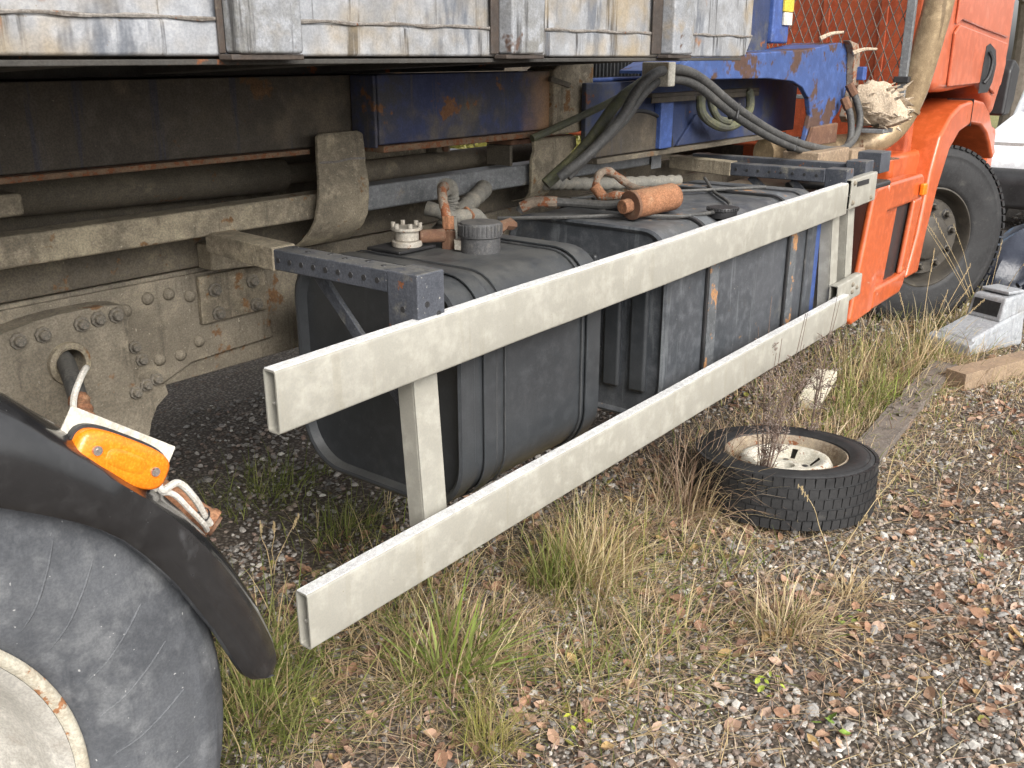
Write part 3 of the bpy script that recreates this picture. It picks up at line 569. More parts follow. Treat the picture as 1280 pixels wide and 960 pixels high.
# rusty cylindrical filter with its hoses on the far tank
rf_ = build('rusty_filter', MB().cyl((2.56,.255,1.115),(2.735,.215,1.125), .043, n=24).cyl((2.735,.215,1.125),(2.75,.212,1.126), .043, .03, n=24), 'rust', TR, .004)
tag(rf_, label='rusty cylindrical filter lying on the far tank')
build('filter_rim', MB().cyl((2.548,.258,1.114),(2.5595,.255,1.115), .046, n=24), 'rustdark', rf_, .003); build('filter_neck', MB().cyl((2.515,.266,1.112),(2.5475,.258,1.114), .022, n=16), 'rust', rf_, .003)
build('rusty_hose', MB().tube([(2.66,.27,1.12),(2.62,.345,1.13),(2.615,.40,1.12),(2.62,.43,1.145),(2.67,.455,1.18),(2.75,.47,1.185),(2.80,.44,1.15),(2.80,.40,1.13),(2.77,.30,1.13),(2.74,.25,1.13)], .013, 10, rf=lambda t, i: 1+.12*math.sin(i*1.1)), 'rustpipe', rf_)
build('hose_sleeve', MB().cyl((2.62,.405,1.12),(2.605,.43,1.155), .018, n=12), 'rust', rf_)
build('fuel_line', MB().tube([(2.63,.275,1.12),(2.60,.36,1.10),(2.57,.46,1.10),(2.50,.56,1.105),(2.47,.61,1.09),(2.46,.62,1.07)], .014, 10), 'hose', rf_)
build('line_joint', MB().tube([(2.53,.52,1.103),(2.49,.58,1.103),(2.462,.615,1.085)], .018, 10), 'rustpipe', rf_)
build('thin_cable', MB().tube([(2.30,.58,1.074),(2.45,.42,1.074),(2.58,.30,1.076),(2.70,.14,1.075),(2.95,.12,1.078),(3.25,.33,1.076),(3.5,.5,1.09)], .006, 8), 'hose', TR)
build('thin_cable', MB().tube([(2.75,.62,1.08),(3.0,.55,1.078),(3.2,.40,1.08),(3.45,.22,1.082)], .006, 8), 'hose', TR)

# ---- far bracket arms
gb_ = guard_arm(3.74, .015, .78, 1.082, 1.132, .50, 'guard_arm')
tag(gb_, label='perforated bracket arm at the far end of the guard')
holes_row(gb_, [(3.7098, y, 1.108) for y in np.linspace(.13, .47, 8)], (1,0,0))
build('arm_head', MB().box(3.715, 3.79, .012, .098, 1.0, 1.137), 'perf', gb_, .004); holes_row(gb_, [(3.7147,.055,1.07)], (1,0,0))
build('gusset_strut', MB().beam((3.74,.42,1.08),(3.74,.10,.86), .03, .014, (1,0,0)), 'perf', gb_, .003)
build('gusset_strut', MB().beam((3.74,.24,1.08),(3.74,.10,.95), .03, .014, (1,0,0)), 'perf', gb_, .003)
gc_ = build('guard_arm', MB().box(3.95, 4.01, .10, .8, 1.085, 1.135), 'perf', TR, .004)
build('arm_head', MB().box(3.93, 4.02, .015, .098, 1.08, 1.15), 'perf', gc_, .004)
build('arm_head', MB().box(4.12, 4.24, .02, .12, 1.085, 1.17), 'perf', gc_, .004)
build('dark_step_top', MB().box(4.05, 4.42, .06, .40, 1.005, 1.03), 'black', TR, .01)
build('gear_box', MB().box(3.75, 4.6, .45, .8, .55, .98), 'frame_dark', TR, .03)
build('under_cab_unit', MB().box(4.15, 5.1, .35, .8, .35, .95), 'black', TR, .04)

# ---- blue hook-lift head frame
bf = build('hook_frame_plate', MB().box(2.80, 4.58, .60, .62, 1.212, 1.462), 'blue_clean', TR, .004)
tag(bf, label='blue hook lift frame behind the hoses')
build('frame_rib', MB().box(3.25, 3.34, .565, .5985, 1.215, 1.40), 'blue_bright', bf, .006)
build('diagonal_gusset', MB().prism([(3.42,1.215),(3.72,1.215),(3.57,1.33)], .588, .5985), 'blue_clean', bf, .003)
ar = [(2.83+.27*(1-math.cos(R(a))), 1.215+.145*math.sin(R(a))) for a in range(0, 181, 15)]
build('arched_cover', MB().prism(ar, .585, .5985), 'blue_dim', bf, .003)
build('cover_rim', MB().tube([(x,.583,z) for x, z in ar], .007, 8, 3), 'black', bf)
build('shelf_angle', MB().box(3.15, 4.05, .55, .5985, 1.405, 1.418).box(3.15, 4.05, .55, .556, 1.385, 1.405), 'blue_dim', bf, .002)
build('frame_base', MB().box(2.85, 4.45, .58, .75, 1.19, 1.209), 'frame_dark', bf, .003)
hf = build('hook_frame_front', MB().prism([(2.95,1.468),(3.15,1.545),(4.15,1.573),(4.50,1.604),(4.60,1.602),(4.645,1.57),(4.68,1.40),(4.60,1.30),(4.53,1.265),(4.53,1.175),(4.22,1.18),(4.24,1.24),(4.26,1.30),(4.225,1.37),(4.14,1.42),(4.03,1.447),(3.79,1.462),(3.4,1.466)], .395, .42), 'blue', TR, .006)
tag(hf, label='blue front member with rusted edges')
build('frame_end_flange', MB().prism([(4.54,1.615),(4.66,1.60),(4.70,1.56),(4.725,1.39),(4.64,1.25),(4.60,1.28),(4.655,1.40),(4.62,1.56),(4.58,1.595)], .36, .3945), 'rustpipe', hf, .004)
build('top_flange', MB().prism([(3.0,1.500),(3.15,1.545),(4.15,1.5725),(4.50,1.6035),(4.50,1.592),(4.15,1.562),(3.15,1.534),(3.0,1.49)], .421, .598), 'blue', hf)
build('rusted_foot', MB().prism([(4.20,1.17),(4.54,1.165),(4.54,1.255),(4.26,1.25)], .37, .3935), 'rustdark', hf, .006)
build('end_clip', MB().box(4.68, 4.73, .33, .37, 1.44, 1.50), 'blue_bright', hf, .004)
build('end_bracket', MB().box(4.67, 4.74, .32, .40, 1.33, 1.42), 'rustdark', hf, .008)
build('wood_packer', MB().box(4.0, 4.36, .24, .40, 1.10, 1.165), 'timber', TR, .006)
build('wood_packer', MB().box(4.40, 4.56, .24, .40, 1.10, 1.15), 'timber', TR, .006)
build('flat_bar', MB().hexa([(4.15,.22,1.098),(4.62,.10,1.10),(4.62,.16,1.10),(4.15,.28,1.098)], [(4.15,.22,1.105),(4.62,.10,1.107),(4.62,.16,1.107),(4.15,.28,1.105)]), 'rustdark', TR)
hp = build('hook_tower', MB().box(4.16, 4.33, .56, .66, 1.60, 2.6), 'blue_bright', TR, .01)
build('tower_web', MB().box(3.98, 4.1595, .58, .64, 1.56, 2.6), 'blue_clean', hp, .005)
build('yellow_sticker', MB().box(4.24, 4.335, .548, .5595, 1.73, 1.90), 'yellow', hp, .002); build('white_sticker', MB().box(4.245, 4.332, .549, .5595, 1.675, 1.728), 'plate_white', hp, .002)
rd = build('oil_cooler', MB().box(2.80, 3.40, .70, .80, 1.47, 1.56), 'black', TR, .004)
for i in range(24): build('cooler_fin', MB().box(2.82+i*.024, 2.826+i*.024, .69, .6995, 1.478, 1.552), 'strap', rd)
build('cooler_pipe', MB().cyl((2.80,.64,1.468),(3.45,.64,1.470), .008, n=10), 'blue_bright', rd)
build('cooler_bracket', MB().box(3.30, 3.36, .63, .6995, 1.475, 1.52), 'blue_bright', rd, .003)
# hydraulic hoses
ho = build('hydraulic_hose', MB().tube([(2.40,.42,1.20),(2.46,.36,1.265),(2.60,.34,1.36),(2.70,.33,1.46),(2.83,.32,1.505),(3.04,.32,1.487),(3.36,.32,1.370),(3.74,.32,1.255),(4.10,.31,1.180),(4.38,.29,1.150),(4.55,.29,1.19),(4.62,.30,1.27),(4.62,.33,1.36),(4.60,.36,1.41)], .016, 12), 'hose', TR)
tag(ho, label='black hydraulic hose looping below the blue frame')
build('hydraulic_hose', MB().tube([(2.44,.42,1.20),(2.52,.38,1.275),(2.66,.36,1.36),(2.76,.35,1.44),(2.86,.34,1.475),(3.05,.33,1.458),(3.36,.33,1.345),(3.74,.325,1.232),(4.10,.32,1.158),(4.36,.30,1.132),(4.50,.30,1.165),(4.55,.31,1.22),(4.56,.33,1.30),(4.56,.36,1.35)], .016, 12), 'hose', TR)
build('mossy_hose', MB().tube([(2.44,.50,1.17),(2.55,.43,1.28),(2.70,.41,1.41),(2.80,.40,1.455),(2.84,.39,1.475)], .019, 12), 'hose_mossy', TR)
build('hydraulic_hose', MB().tube([(2.50,.60,1.30),(2.62,.56,1.34),(2.78,.50,1.40),(2.88,.45,1.45)], .012, 10), 'hose_mossy', TR)
build('hose_clamp', MB().box(2.82, 2.865, .30, .40, 1.455, 1.53), 'plate_white', TR, .004)
build('coiled_hose', MB().tube([(3.50,.54,1.40),(3.50,.53,1.34),(3.56,.52,1.30),(3.68,.52,1.275),(3.80,.52,1.285),(3.92,.53,1.33),(3.94,.54,1.39),(3.93,.55,1.41)], .018, 10), 'hose_mossy', TR)
build('coiled_hose', MB().tube([(3.56,.53,1.40),(3.57,.52,1.35),(3.62,.515,1.31),(3.70,.51,1.295)], .015, 10), 'hose_mossy', TR)
for p, q, r_ in (((4.612,.335,1.375),(4.597,.362,1.425),.021),((4.562,.338,1.315),(4.558,.364,1.365),.021)): build('hose_fitting', MB().cyl(p, q, r_, n=6), 'rustdark', ho, .003)
for x, z in ((3.36,1.357),(3.92,1.203)): build('hose_tie', MB().obox((x,.326,z), (.95,0,-.3), (0,1,0), (.3,0,.95), .012, .042, .062), 'black', ho, .006)
# ------------------------------------------------------------------ cab
cab = build('cab', MB().prism([(5.34,1.37),(5.34,2.75),(6.70,2.75),(6.76,1.86),(6.78,1.6),(6.74,1.40),(6.60,1.18),(6.42,1.30),(6.22,1.385),(5.60,1.365)], .18, 2.40), 'orange_sky_wash', TR, .05, seg=4)
tag(cab, label='orange cab with pinkish sky reflection painted into its colour')
# door skin stands proud of the side, leaving a shut line all round
dr = build('cab_door', MB().prism([(5.50,1.395),(5.49,1.66),(5.56,1.70),(6.10,1.66),(6.62,1.62),(6.66,1.50),(6.62,1.38),(6.50,1.33),(6.24,1.40)], .162, .179), 'orange_sky_wash', cab, .008)
build('upper_door_skin', MB().prism([(5.50,1.70),(5.50,2.7),(6.60,2.7),(6.66,1.9),(6.63,1.65),(6.10,1.685),(5.60,1.725)], .165, .179), 'orange_sky_wash', cab, .008)
build('door_handle_recess', MB().prism([(6.10,1.345),(6.13,1.60),(6.20,1.615),(6.35,1.58),(6.41,1.50),(6.38,1.40),(6.30,1.345)], .158, .1615), 'black', dr, .003, seg=1)
build('door_handle', MB().tube([(6.16,.152,1.40),(6.18,.135,1.44),(6.20,.132,1.52),(6.19,.152,1.57)], .012, 8), 'black', dr)
build('corner_deflector', MB().prism([(6.80,1.19),(6.83,1.46),(6.90,1.53),(7.06,1.48),(7.03,1.27),(6.95,1.19)], .16, .30), 'black', cab, .02)
build('cab_rear_wall', MB().box(5.24, 5.335, .26, 2.40, 1.06, 2.7), 'orange_dirty', cab, .02)
for yy in (.45, .75, 1.05): build('wall_rib', MB().box(5.225, 5.2395, yy-.02, yy+.02, 1.1, 2.65), 'orange_dirty', cab, .006)
ao = [(5.20,.43),(5.32,.66),(5.395,.97),(5.48,1.15),(5.62,1.245),(5.80,1.295),(6.07,1.315),(6.28,1.295),(6.44,1.235),(6.62,1.10),(6.76,.97)]
ai = [(6.69,.93),(6.56,1.03),(6.44,1.105),(6.28,1.158),(6.06,1.178),(5.83,1.145),(5.68,1.06),(5.55,.86),(5.45,.62),(5.40,.43)]
wa = build('wheel_arch', MB().prism(ao+ai, .16, .42), 'orange', TR, .02, seg=3); tag(wa, label='bright orange front wheel arch')
build('arch_joint', MB().box(6.02, 6.028, .157, .30, 1.17, 1.318), 'black', wa)
build('wheel_well', MB().prism([(5.46,.5)]+[(6.15+.68*math.cos(R(a)), .5+.665*math.sin(R(a))) for a in range(180, -1, -12)]+[(6.86,.5),(6.86,1.25),(5.46,1.25)], .425, .95), 'black', wa)
build('wheel_well_back', MB().box(5.3, 6.9, .96, 1.0, .3, 1.3), 'black', wa)
build('front_bumper', MB().box(6.78, 7.0, .22, 2.35, .40, 1.12), 'orange', TR, .05, seg=3)
build('bumper_lamp', MB().box(6.66, 6.775, .19, .26, .96, 1.02), 'amber', TR, .01)
lo = build('cab_lower_body', MB().box(4.98, 5.45, .24, .70, .86, 1.08), 'orange', TR, .03)
for yy in (.32, .39, .46): build('red_tube', MB().cyl((4.72, yy, 1.02),(4.97, yy, 1.02), .03, n=16), 'orange', lo, .006)
# orange step fairing: four bars round a recessed panel, with a slot shaded by a black plate
sk = build('step_fairing', MB().prism([(4.27,.40),(4.30,.375),(4.56,.39),(4.63,.95),(4.58,.992),(4.45,.985),(4.41,.95)], .12, .155), 'orange_scuff', TR, .022, seg=3)
tag(sk, label='scuffed orange step fairing behind the front wheel')
build('fairing_top_bar', MB().prism([(4.575,.87),(4.62,.9925),(5.12,.99),(5.16,.96),(5.13,.86),(4.63,.855)], .121, .20), 'orange_scuff', sk, .02, seg=3)
build('fairing_bottom_bar', MB().prism([(4.555,.391),(4.575,.50),(4.90,.50),(5.06,.52),(5.02,.43),(4.97,.40)], .1215, .20), 'orange_scuff', sk, .02, seg=3)
build('fairing_side_bar', MB().prism([(5.025,.515),(5.045,.52),(5.155,.875),(5.03,.87),(4.945,.50)], .119, .15), 'orange_scuff', sk, .018, seg=3)
build('recessed_panel', MB().prism([(4.56,.48),(4.78,.49),(4.86,.865),(4.60,.87)], .150, .19), 'orange_scuff', sk, .01)
build('slot_shade_plate', MB().prism([(4.74,.47),(5.03,.49),(5.12,.90),(4.80,.90)], .1535, .158), 'black', sk)  # black plate close behind the slot stands in for its shade
build('side_lamp', MB().box(5.065, 5.125, .095, .1195, .885, .945), 'amber', sk, .008)
# exhaust stack
ex = build('exhaust_stack', MB().tube([(4.30,.62,1.12),(4.60,.50,1.12),(4.80,.40,1.125),(4.92,.31,1.16),(4.985,.245,1.24),(5.0,.20,1.36),(5.0,.17,1.50),(5.0,.145,1.65),(5.0,.125,1.8),(5.0,.10,2.1),(5.0,.08,2.6)], .067, 24), 'exhaust', TR)
tag(ex, label='heat browned exhaust pipe bending up behind the cab')
build('pipe_clamp', MB().tube([(4.995,.215,1.30),(4.999,.21,1.315)], .070, 24, 2), 'exhaust', ex)
# expanded mesh guard in front of the cab rear wall
mg = build('mesh_guard', MB().box(4.915, 4.945, .205, .245, 1.32, 2.6), 'grey_post', TR, .004); tag(mg, label='wire mesh guard behind the orange cab')
m_ = MB(); W, H = .048, .105
for i in range(26):
    for j in range(13):
        y0 = .235+i*W; z0 = 1.36+j*H; q = W/2
        for a, b in (((y0,z0),(y0+q,z0+H/2)),((y0+q,z0+H/2),(y0,z0+H)),((y0+W,z0),(y0+q,z0+H/2)),((y0+q,z0+H/2),(y0+W,z0+H))):
            m_.cyl((4.93,*a),(4.93,*b), .0026, n=5)
build('wire_mesh', m_, 'mesh', mg)
build('mesh_bottom_rail', MB().box(4.915, 4.945, .25, 1.5, 1.34, 1.36), 'grey_post', mg, .003)
build('mesh_bracket', MB().box(4.90, 5.0, .19, .26, 1.425, 1.455), 'black', mg, .004)
# frayed lagging lying against the exhaust
lg = MB(); ring, seg_ = 18, 12; v = []; f = []
for i in range(seg_+1):
    t = i/seg_
    for k in range(ring):
        a = 2*math.pi*k/ring; rad = (.105*math.sin(math.pi*(.15+.72*t))**.6+.012*random.uniform(-1,1))*(1 if i < seg_ else .55)
        v.append((4.72+.02*math.sin(a*2+t*3)+.12*t*.2, .40-.25*t+random.uniform(-.006,.006)+(random.uniform(-.055,.01) if i == seg_ else 0), 1.315+.035*math.sin(3*t)-.02*t+rad*math.sin(a)*.95))
        x, y, z = v[-1]; v[-1] = (x+rad*math.cos(a)*.8, y, z)
for i in range(seg_): f += [(i*ring+k, i*ring+(k+1)%ring, (i+1)*ring+(k+1)%ring, (i+1)*ring+k) for k in range(ring)]
f += [tuple(range(ring-1,-1,-1)), tuple(range(seg_*ring, (seg_+1)*ring))]
lg.add(v, f)
for k in range(50):
    a = random.uniform(0, 6.28); t = random.uniform(.3, 1.0); rad = .09
    p = Vector((4.73+rad*math.cos(a)*.8, .40-.25*t, 1.32+rad*math.sin(a))); d = Vector((math.cos(a)*.6, -1.2+random.uniform(-.4,.4), math.sin(a)*.7+random.uniform(-.3,.3))).normalized()
    lg.cyl(p, p+d*random.uniform(.02,.05), .009, .001, 5)
lago = build('frayed_lagging', lg, 'straw', TR, 0, 50); tag(lago, label='frayed straw coloured exhaust lagging')
build('lagging_tray', MB().box(4.66, 4.80, .20, .36, 1.205, 1.225), 'grey_post', lago, .004)
for p, d in (((4.60,.36,1.56),(.5,-.6,.12)),((4.42,.45,1.62),(.4,-.4,.15))):
    p = Vector(p); d = Vector(d).normalized(); build('frayed_rope', MB().tube([p, p+d*.05+Vector((0,0,.008)), p+d*.11], .011, 7, 4, rf=lambda t, i: 1-.5*t), 'straw', TR)

# ------------------------------------------------------------------ wheels of the truck
def tyre_prof(R_, rb, w_, n=0):
    """outer side is -y"""
    h = w_/2; d = R_-rb
    half = [(rb,-h*.78),(rb+.008,-h*.84),(rb+d*.10,-h*.90),(rb+d*.14,-h*.905),(rb+d*.30,-h*.985),(rb+d*.48,-h),(rb+d*.66,-h*.985),(rb+d*.74,-h*.955),(rb+d*.755,-h*.965),(rb+d*.80,-h*.955),(rb+d*.815,-h*.94),(rb+d*.86,-h*.935),(rb+d*.875,-h*.92),(rb+d*.93,-h*.88),(R_-.006,-h*.80),(R_,-h*.72)]
    return half+[(R_,-h*.3),(R_+.001,0),(R_,h*.3)]+[(r,-y) for r, y in half[::-1]]
wr = empty_part('wheel', TR, (.15, .01, .595)); tag(wr, label='rear wheel with grey dusty tyre and pale rusty rim')
ty = build('tyre', MB().lathe(tyre_prof(.592, .348, .32), n=120), 'tyre_dusty', wr, 0, 50, local=True)
m_ = MB()
for i in range(34):      # slanting moulded lines of the sidewall
    a = 2*math.pi*i/34+.05*math.sin(i*3); h = .16
    pts = [((.348+.244*q)*math.cos(a+.22*q-.05), -h*yy-.0005, (.348+.244*q)*math.sin(a+.22*q-.05)) for q, yy in ((.15,.905),(.30,.985),(.48,1.0),(.64,.985))]
    m_.tube([(p[0],p[1]+.0012,p[2]) for p in pts], .0017, 5, 4)
build('moulded_lines', m_, 'tyre_dusty', ty, 0, 50, local=True)
m_ = MB()               # raised rings of the shoulder
for r_ in (.532, .545, .556, .566): m_.lathe([(r_-.002,-.1395+ (r_-.532)*.32),(r_,-.1535+(r_-.532)*.42),(r_+.002,-.1395+(r_-.532)*.32)], n=96)
build('moulded_mark', m_, 'tyre_dusty', ty, 0, 50, local=True)
m_ = MB().lathe([(.352,-.130),(.356,-.137),(.352,-.143),(.343,-.143),(.337,-.136)], n=96)
build('rim_flange', m_, 'rim_edge', wr, 0, 60, local=True)
sk_ = lambda i, k: i == 6 and (k % 12) in (0, 1, 2, 3, 4)
m_ = MB().lathe([(.3365,-.136),(.322,-.125),(.312,-.10),(.305,-.06),(.285,-.02),(.25,.015),(.222,.03),(.165,.045),(.13,.05),(.12,.02),(.0,.015)], n=96, skip=sk_)
build('rim', m_, 'rim_white', wr, 0, 60, local=True)
build('brake_drum', MB().lathe([(.0,.075),(.30,.075),(.33,.14),(.0,.14)], n=48), 'black', wr, 0, 40, local=True)
# front wheel, steered to the right
wf = empty_part('wheel', TR, (6.19, .42, .50), (0, 0, R(-33))); tag(wf, label='black front wheel steered outward with brown dusty hub')
build('tyre', MB().lathe(tyre_prof(.548, .30, .30), n=96), 'tyre', wf, 0, 50, local=True)
m_ = MB()
for i in range(72):
    a = 2*math.pi*i/72; ca, sa = math.cos(a), math.sin(a)
    for yy in (-.115, -.06, 0, .06, .115): m_.obox((.546*ca, yy, .546*sa), (ca,0,sa), (0,1,0), (-sa,0,ca), .016, .045, .034)
build('tread_blocks', m_, 'tyre', wf, 0, 0, local=True)
build('rim', MB().lathe([(.302,-.115),(.306,-.122),(.296,-.126),(.286,-.112),(.276,-.06),(.262,-.02),(.245,-.008),(.240,-.015),(.234,-.075),(.222,-.092),(.145,-.092),(.14,-.105),(.132,-.125),(.12,-.132),(.0,-.134)], n=80), 'rim_brown', wf, 0, 40, local=True)
nut = mesh_of('lug_nut', MB().lathe([(0,-.035),(.012,-.034),(.017,-.028),(.018,-.008),(.027,-.004),(.028,.004)], n=6), 'rim_brown', 30)
rec = mesh_of('nut_recess_shade', MB().lathe([(.0,-.001),(.030,-.001),(.033,.002)], n=18), 'black', 30)  # flat black disc paints the dark of the recess round each nut
for k in range(10):
    a = 2*math.pi*(k+.3)/10; c = (.184*math.cos(a), -.093, .184*math.sin(a))
    o = link('nut_recess_shade', rec, wf, c); o = link('lug_nut', nut, wf, c)
# wheels on the far side (dark behind the chassis)
for x, R_ in ((.15, .592), (6.19, .548)):
    w2 = empty_part('wheel', TR, (x, 2.36, R_+.003)); build('tyre', MB().lathe(tyre_prof(R_, .33, .30), n=40), 'tyre', w2, 0, 50, local=True)
    build('rim', MB().lathe([(.33,-.1),(.2,-.02),(0,-.02)], n=32), 'rim_brown', w2, 0, 50, local=True)
ax = build('rear_axle', MB().cyl((.15,.17,.595),(.15,2.25,.595), .075, n=20), 'frame_dark', TR)
build('axle_housing', MB().lathe([(0,-.16),(.12,-.14),(.17,0),(.12,.14),(0,.16)], (.15,1.27,.595), 24), 'frame_dark', ax)
build('far_side_light_blocker', MB().box(1.5, 4.2, 1.86, 2.5, .45, 1.05), 'black', TR, .03)  # unseen box added to block light and keep the underside dark
# mudguard over the rear wheel: swept section
ro = [(-4,.695),(3,.683),(14,.659),(25,.640),(34,.631),(41,.625),(48,.627),(54,.636),(60,.65),(90,.67),(180,.67)]; ri = [(-4,.605),(3,.593),(8,.577),(19,.557),(30,.549),(39,.546),(46,.537),(52,.529),(57,.525),(75,.52),(180,.56)]
m_ = MB(); v = []; f = []; angs = [.2,.6,1.4,2.6,4]+list(range(6, 176, 4)); K = 14
for i, a in enumerate(angs):
    ca, sa = math.cos(R(a)), math.sin(R(a)); o_, i_ = lerpt(ro, a), lerpt(ri, a); e = (0.1, .5, .78, .94, 1)[i] if i < 5 else 1
    mid = (o_+i_)/2; o2, i2 = mid+(o_-mid)*e, mid+(i_-mid)*e
    wy = min(.20, -.06+.0052*max(0, a)) if a < 90 else .20; wy = max(wy, -.08)
    sec = [(i2,-.158),(i2-.005,-.168),(i2-.003,-.178),(i2+.006,-.184),(i2+.4*(o2-i2),-.182),(i2+.72*(o2-i2),-.172),(o2-.012,-.15),(o2-.002,-.125),(o2+.002,-.10),(o2,wy),(o2-.010,wy),(o2-.010,-.10),(o2-.03,-.135),(i2+.4*(o2-i2),-.168)]
    v += [(.15+r_*ca, y_, .60+r_*sa) for r_, y_ in sec]
for i in range(len(angs)-1): f += [(i*K+k, (i+1)*K+k, (i+1)*K+(k+1)%K, i*K+(k+1)%K) for k in range(K)]
mgd = build('mudguard', m_.add(v, f), 'fender', TR, 0, 40); tag(mgd, label='glossy black mudguard over the rear wheel')
# amber marker lamp on a pale bracket
U = Vector((.81,-.02,-.60)).normalized(); Nn = Vector((-.30,-.90,.30)); Nn = (Nn-U*Nn.dot(U)).normalized(); V_ = Nn.cross(U).normalized()
if V_.z < 0: V_ = -V_
mc = Vector((.607,-.125,1.032))
ml = build('marker_lamp_bracket', MB().obox(mc, U, V_, Nn, .172, .088, .005), 'plate_white', TR, .002); tag(ml, label='amber marker lamp on a pale bracket above the rear wheel')
build('bracket_tab', MB().obox(mc-U*.075-V_*.052, U, V_, Nn, .05, .02, .005), 'plate_white', ml, .002)
def lens(L_, W_, n=40, ex=3.4):
    return [(math.copysign(abs(math.cos(t))**(2/ex), math.cos(t))*L_/2, math.copysign(abs(math.sin(t))**(2/ex), math.sin(t))*W_/2) for t in [2*math.pi*i/n for i in range(n)]]
def dome(prof, L_, W_):
    mb = MB(); v = []; f = []; n = 40
    for s_, h_ in prof: v += [mc+U*(a*s_)+V_*(b*s_)+Nn*h_ for a, b in lens(L_, W_)]
    m = len(prof)
    for i in range(m-1): f += [(i*n+k, i*n+(k+1)%n, (i+1)*n+(k+1)%n, (i+1)*n+k) for k in range(n)]
    f.append(tuple(range((m-1)*n, m*n))); return mb.add(v, f)
build('lamp_gasket', dome([(1.0,.0026),(1.0,.012),(.97,.0125)], .154, .068), 'black', ml)
build('lamp_lens', dome([(.95,.0126),(.95,.024),(.92,.029),(.84,.032),(.5,.0335),(.2,.034)], .154, .063), 'amber', ml, 0, 60)
build('lens_oval', dome([(.42,.0336),(.40,.0343),(.2,.0345)], .150, .060), 'amber', ml, 0, 60)
for s_ in (-1, 1):
    c = mc+U*(s_*.047)+V_*(-s_*.0)+Nn*.0325
    build('lens_screw', MB().cyl(c, c+Nn*.004, .0065, n=14).cyl(c+Nn*.004, c+Nn*.005, .003, n=8), 'chrome', ml)
cbl = build('lamp_cable', MB().tube([mc+U*.083-V_*.01-Nn*.004, mc+U*.095-V_*.02, (.705,-.115,.955), (.735,-.105,.915), (.757,-.09,.875), (.772,-.08,.85)], .0055, 8), 'cable', ml)
build('lamp_cable', MB().tube([mc+U*.083-V_*.03-Nn*.004, (.69,-.12,.945), (.72,-.112,.905), (.748,-.10,.866), (.762,-.085,.845)], .0045, 8), 'cable', ml)
build('cable_tie', MB().lathe([(.011,-.003),(.0125,0),(.011,.003)], (.752,-.095,.878), 12), 'black', ml)
st = build('rusty_socket', MB().tube([(.70,.10,.95),(.745,.0,.888),(.775,-.035,.852),(.792,-.055,.832)], .022, 14, rf=lambda t, i: 1.15 if t > .85 or .35 < t < .45 else 1), 'rust', TR)
build('socket_mouth', MB().cyl((.7925,-.0555,.8315),(.7955,-.059,.828), .018, n=14), 'rustdark', st)

# ------------------------------------------------------------------ the container on the truck
BX = thing('hook_lift_container', (.4, 1.27, 1.545), 'large grey container with flaking streaked paint carried on the truck', 'container')
lp = build('lower_side_beam', MB().prism([(-3,1.556),(-3,1.601),(2.772,1.601),(2.735,1.548),(2.70,1.545)], 0, .12), 'box_paint', BX, .006); tag(lp, label='lower side beam with flaking paint and rust')
build('side_wall', MB().box(-3, 2.775, .006, .05, 1.601, 2.55), 'box_paint', BX, .004)
build('weld_bead', MB().tube([(-3+i*.06, -.001+.0015*math.sin(i*1.7), 1.602+.0016*math.sin(i*2.3)) for i in range(97)], .003, 6, 2, rf=lambda t, i: 1+.35*math.sin(i*1.9)), 'weld', BX)
build('bottom_edge', MB().box(-3, 2.71, .002, .10, 1.536, 1.5445), 'box_under', BX, .002)
for x0, x1 in ((-2.3,-2.19),(-1.65,-1.54),(-1.0,-.89),(-.36,-.25),(.29,.40),(.936,1.058),(1.59,1.70),(2.235,2.338)):
    rb_ = build('side_rib', MB().prism([(x0,1.552),(x1,1.552),(x1,2.55),(x0,2.55)], -.042, -.0025), 'box_rib', BX, .006)
    build('rib_foot', MB().box(x0-.012, x1+.004, -.036, -.003, 1.543, 1.5515), 'dark_brown', rb_, .002)
    build('rib_side_strip', MB().box(x0-(.045 if x0 > 2 else .025 if x0 > 1.2 else .012), x0-.0005, -.008, -.003, 1.5525, 2.5), 'dark_brown', rb_, .002)  # narrow dark brown strip left of each rib
build('front_wall', MB().box(2.735, 2.775, .051, 2.44, 1.56, 2.55), 'box_paint', BX, .004)
build('far_wall', MB().box(-3, 2.775, 2.45, 2.5, 1.545, 2.55), 'box_paint', BX, .004)
build('floor', MB().box(-3, 2.72, .125, 2.44, 1.553, 1.60), 'box_under', BX)
for x in np.arange(-2.6, 2.7, .55): build('floor_bearer', MB().hexa([(x,.13,1.535),(x+.10,.13,1.535),(x+.10,.74,1.51),(x,.74,1.51)], [(x,.13,1.5525),(x+.10,.13,1.5525),(x+.10,.74,1.5525),(x,.74,1.5525)]), 'box_under', BX, .003)
build('container_runner', MB().box(-3, 2.6, .79, .95, 1.502, 1.5525), 'box_under', BX, .004)
build('container_runner', MB().box(-3, 2.6, 1.6, 1.76, 1.502, 1.5525), 'box_under', BX, .004)

# ------------------------------------------------------------------ things lying on the ground
SW = thing('spare_wheel', (3.13, -.085, .105), 'old car wheel with rusty white rim lying flat on the gravel', 'wheel', rot=(R(90+4), R(-3), R(20)))
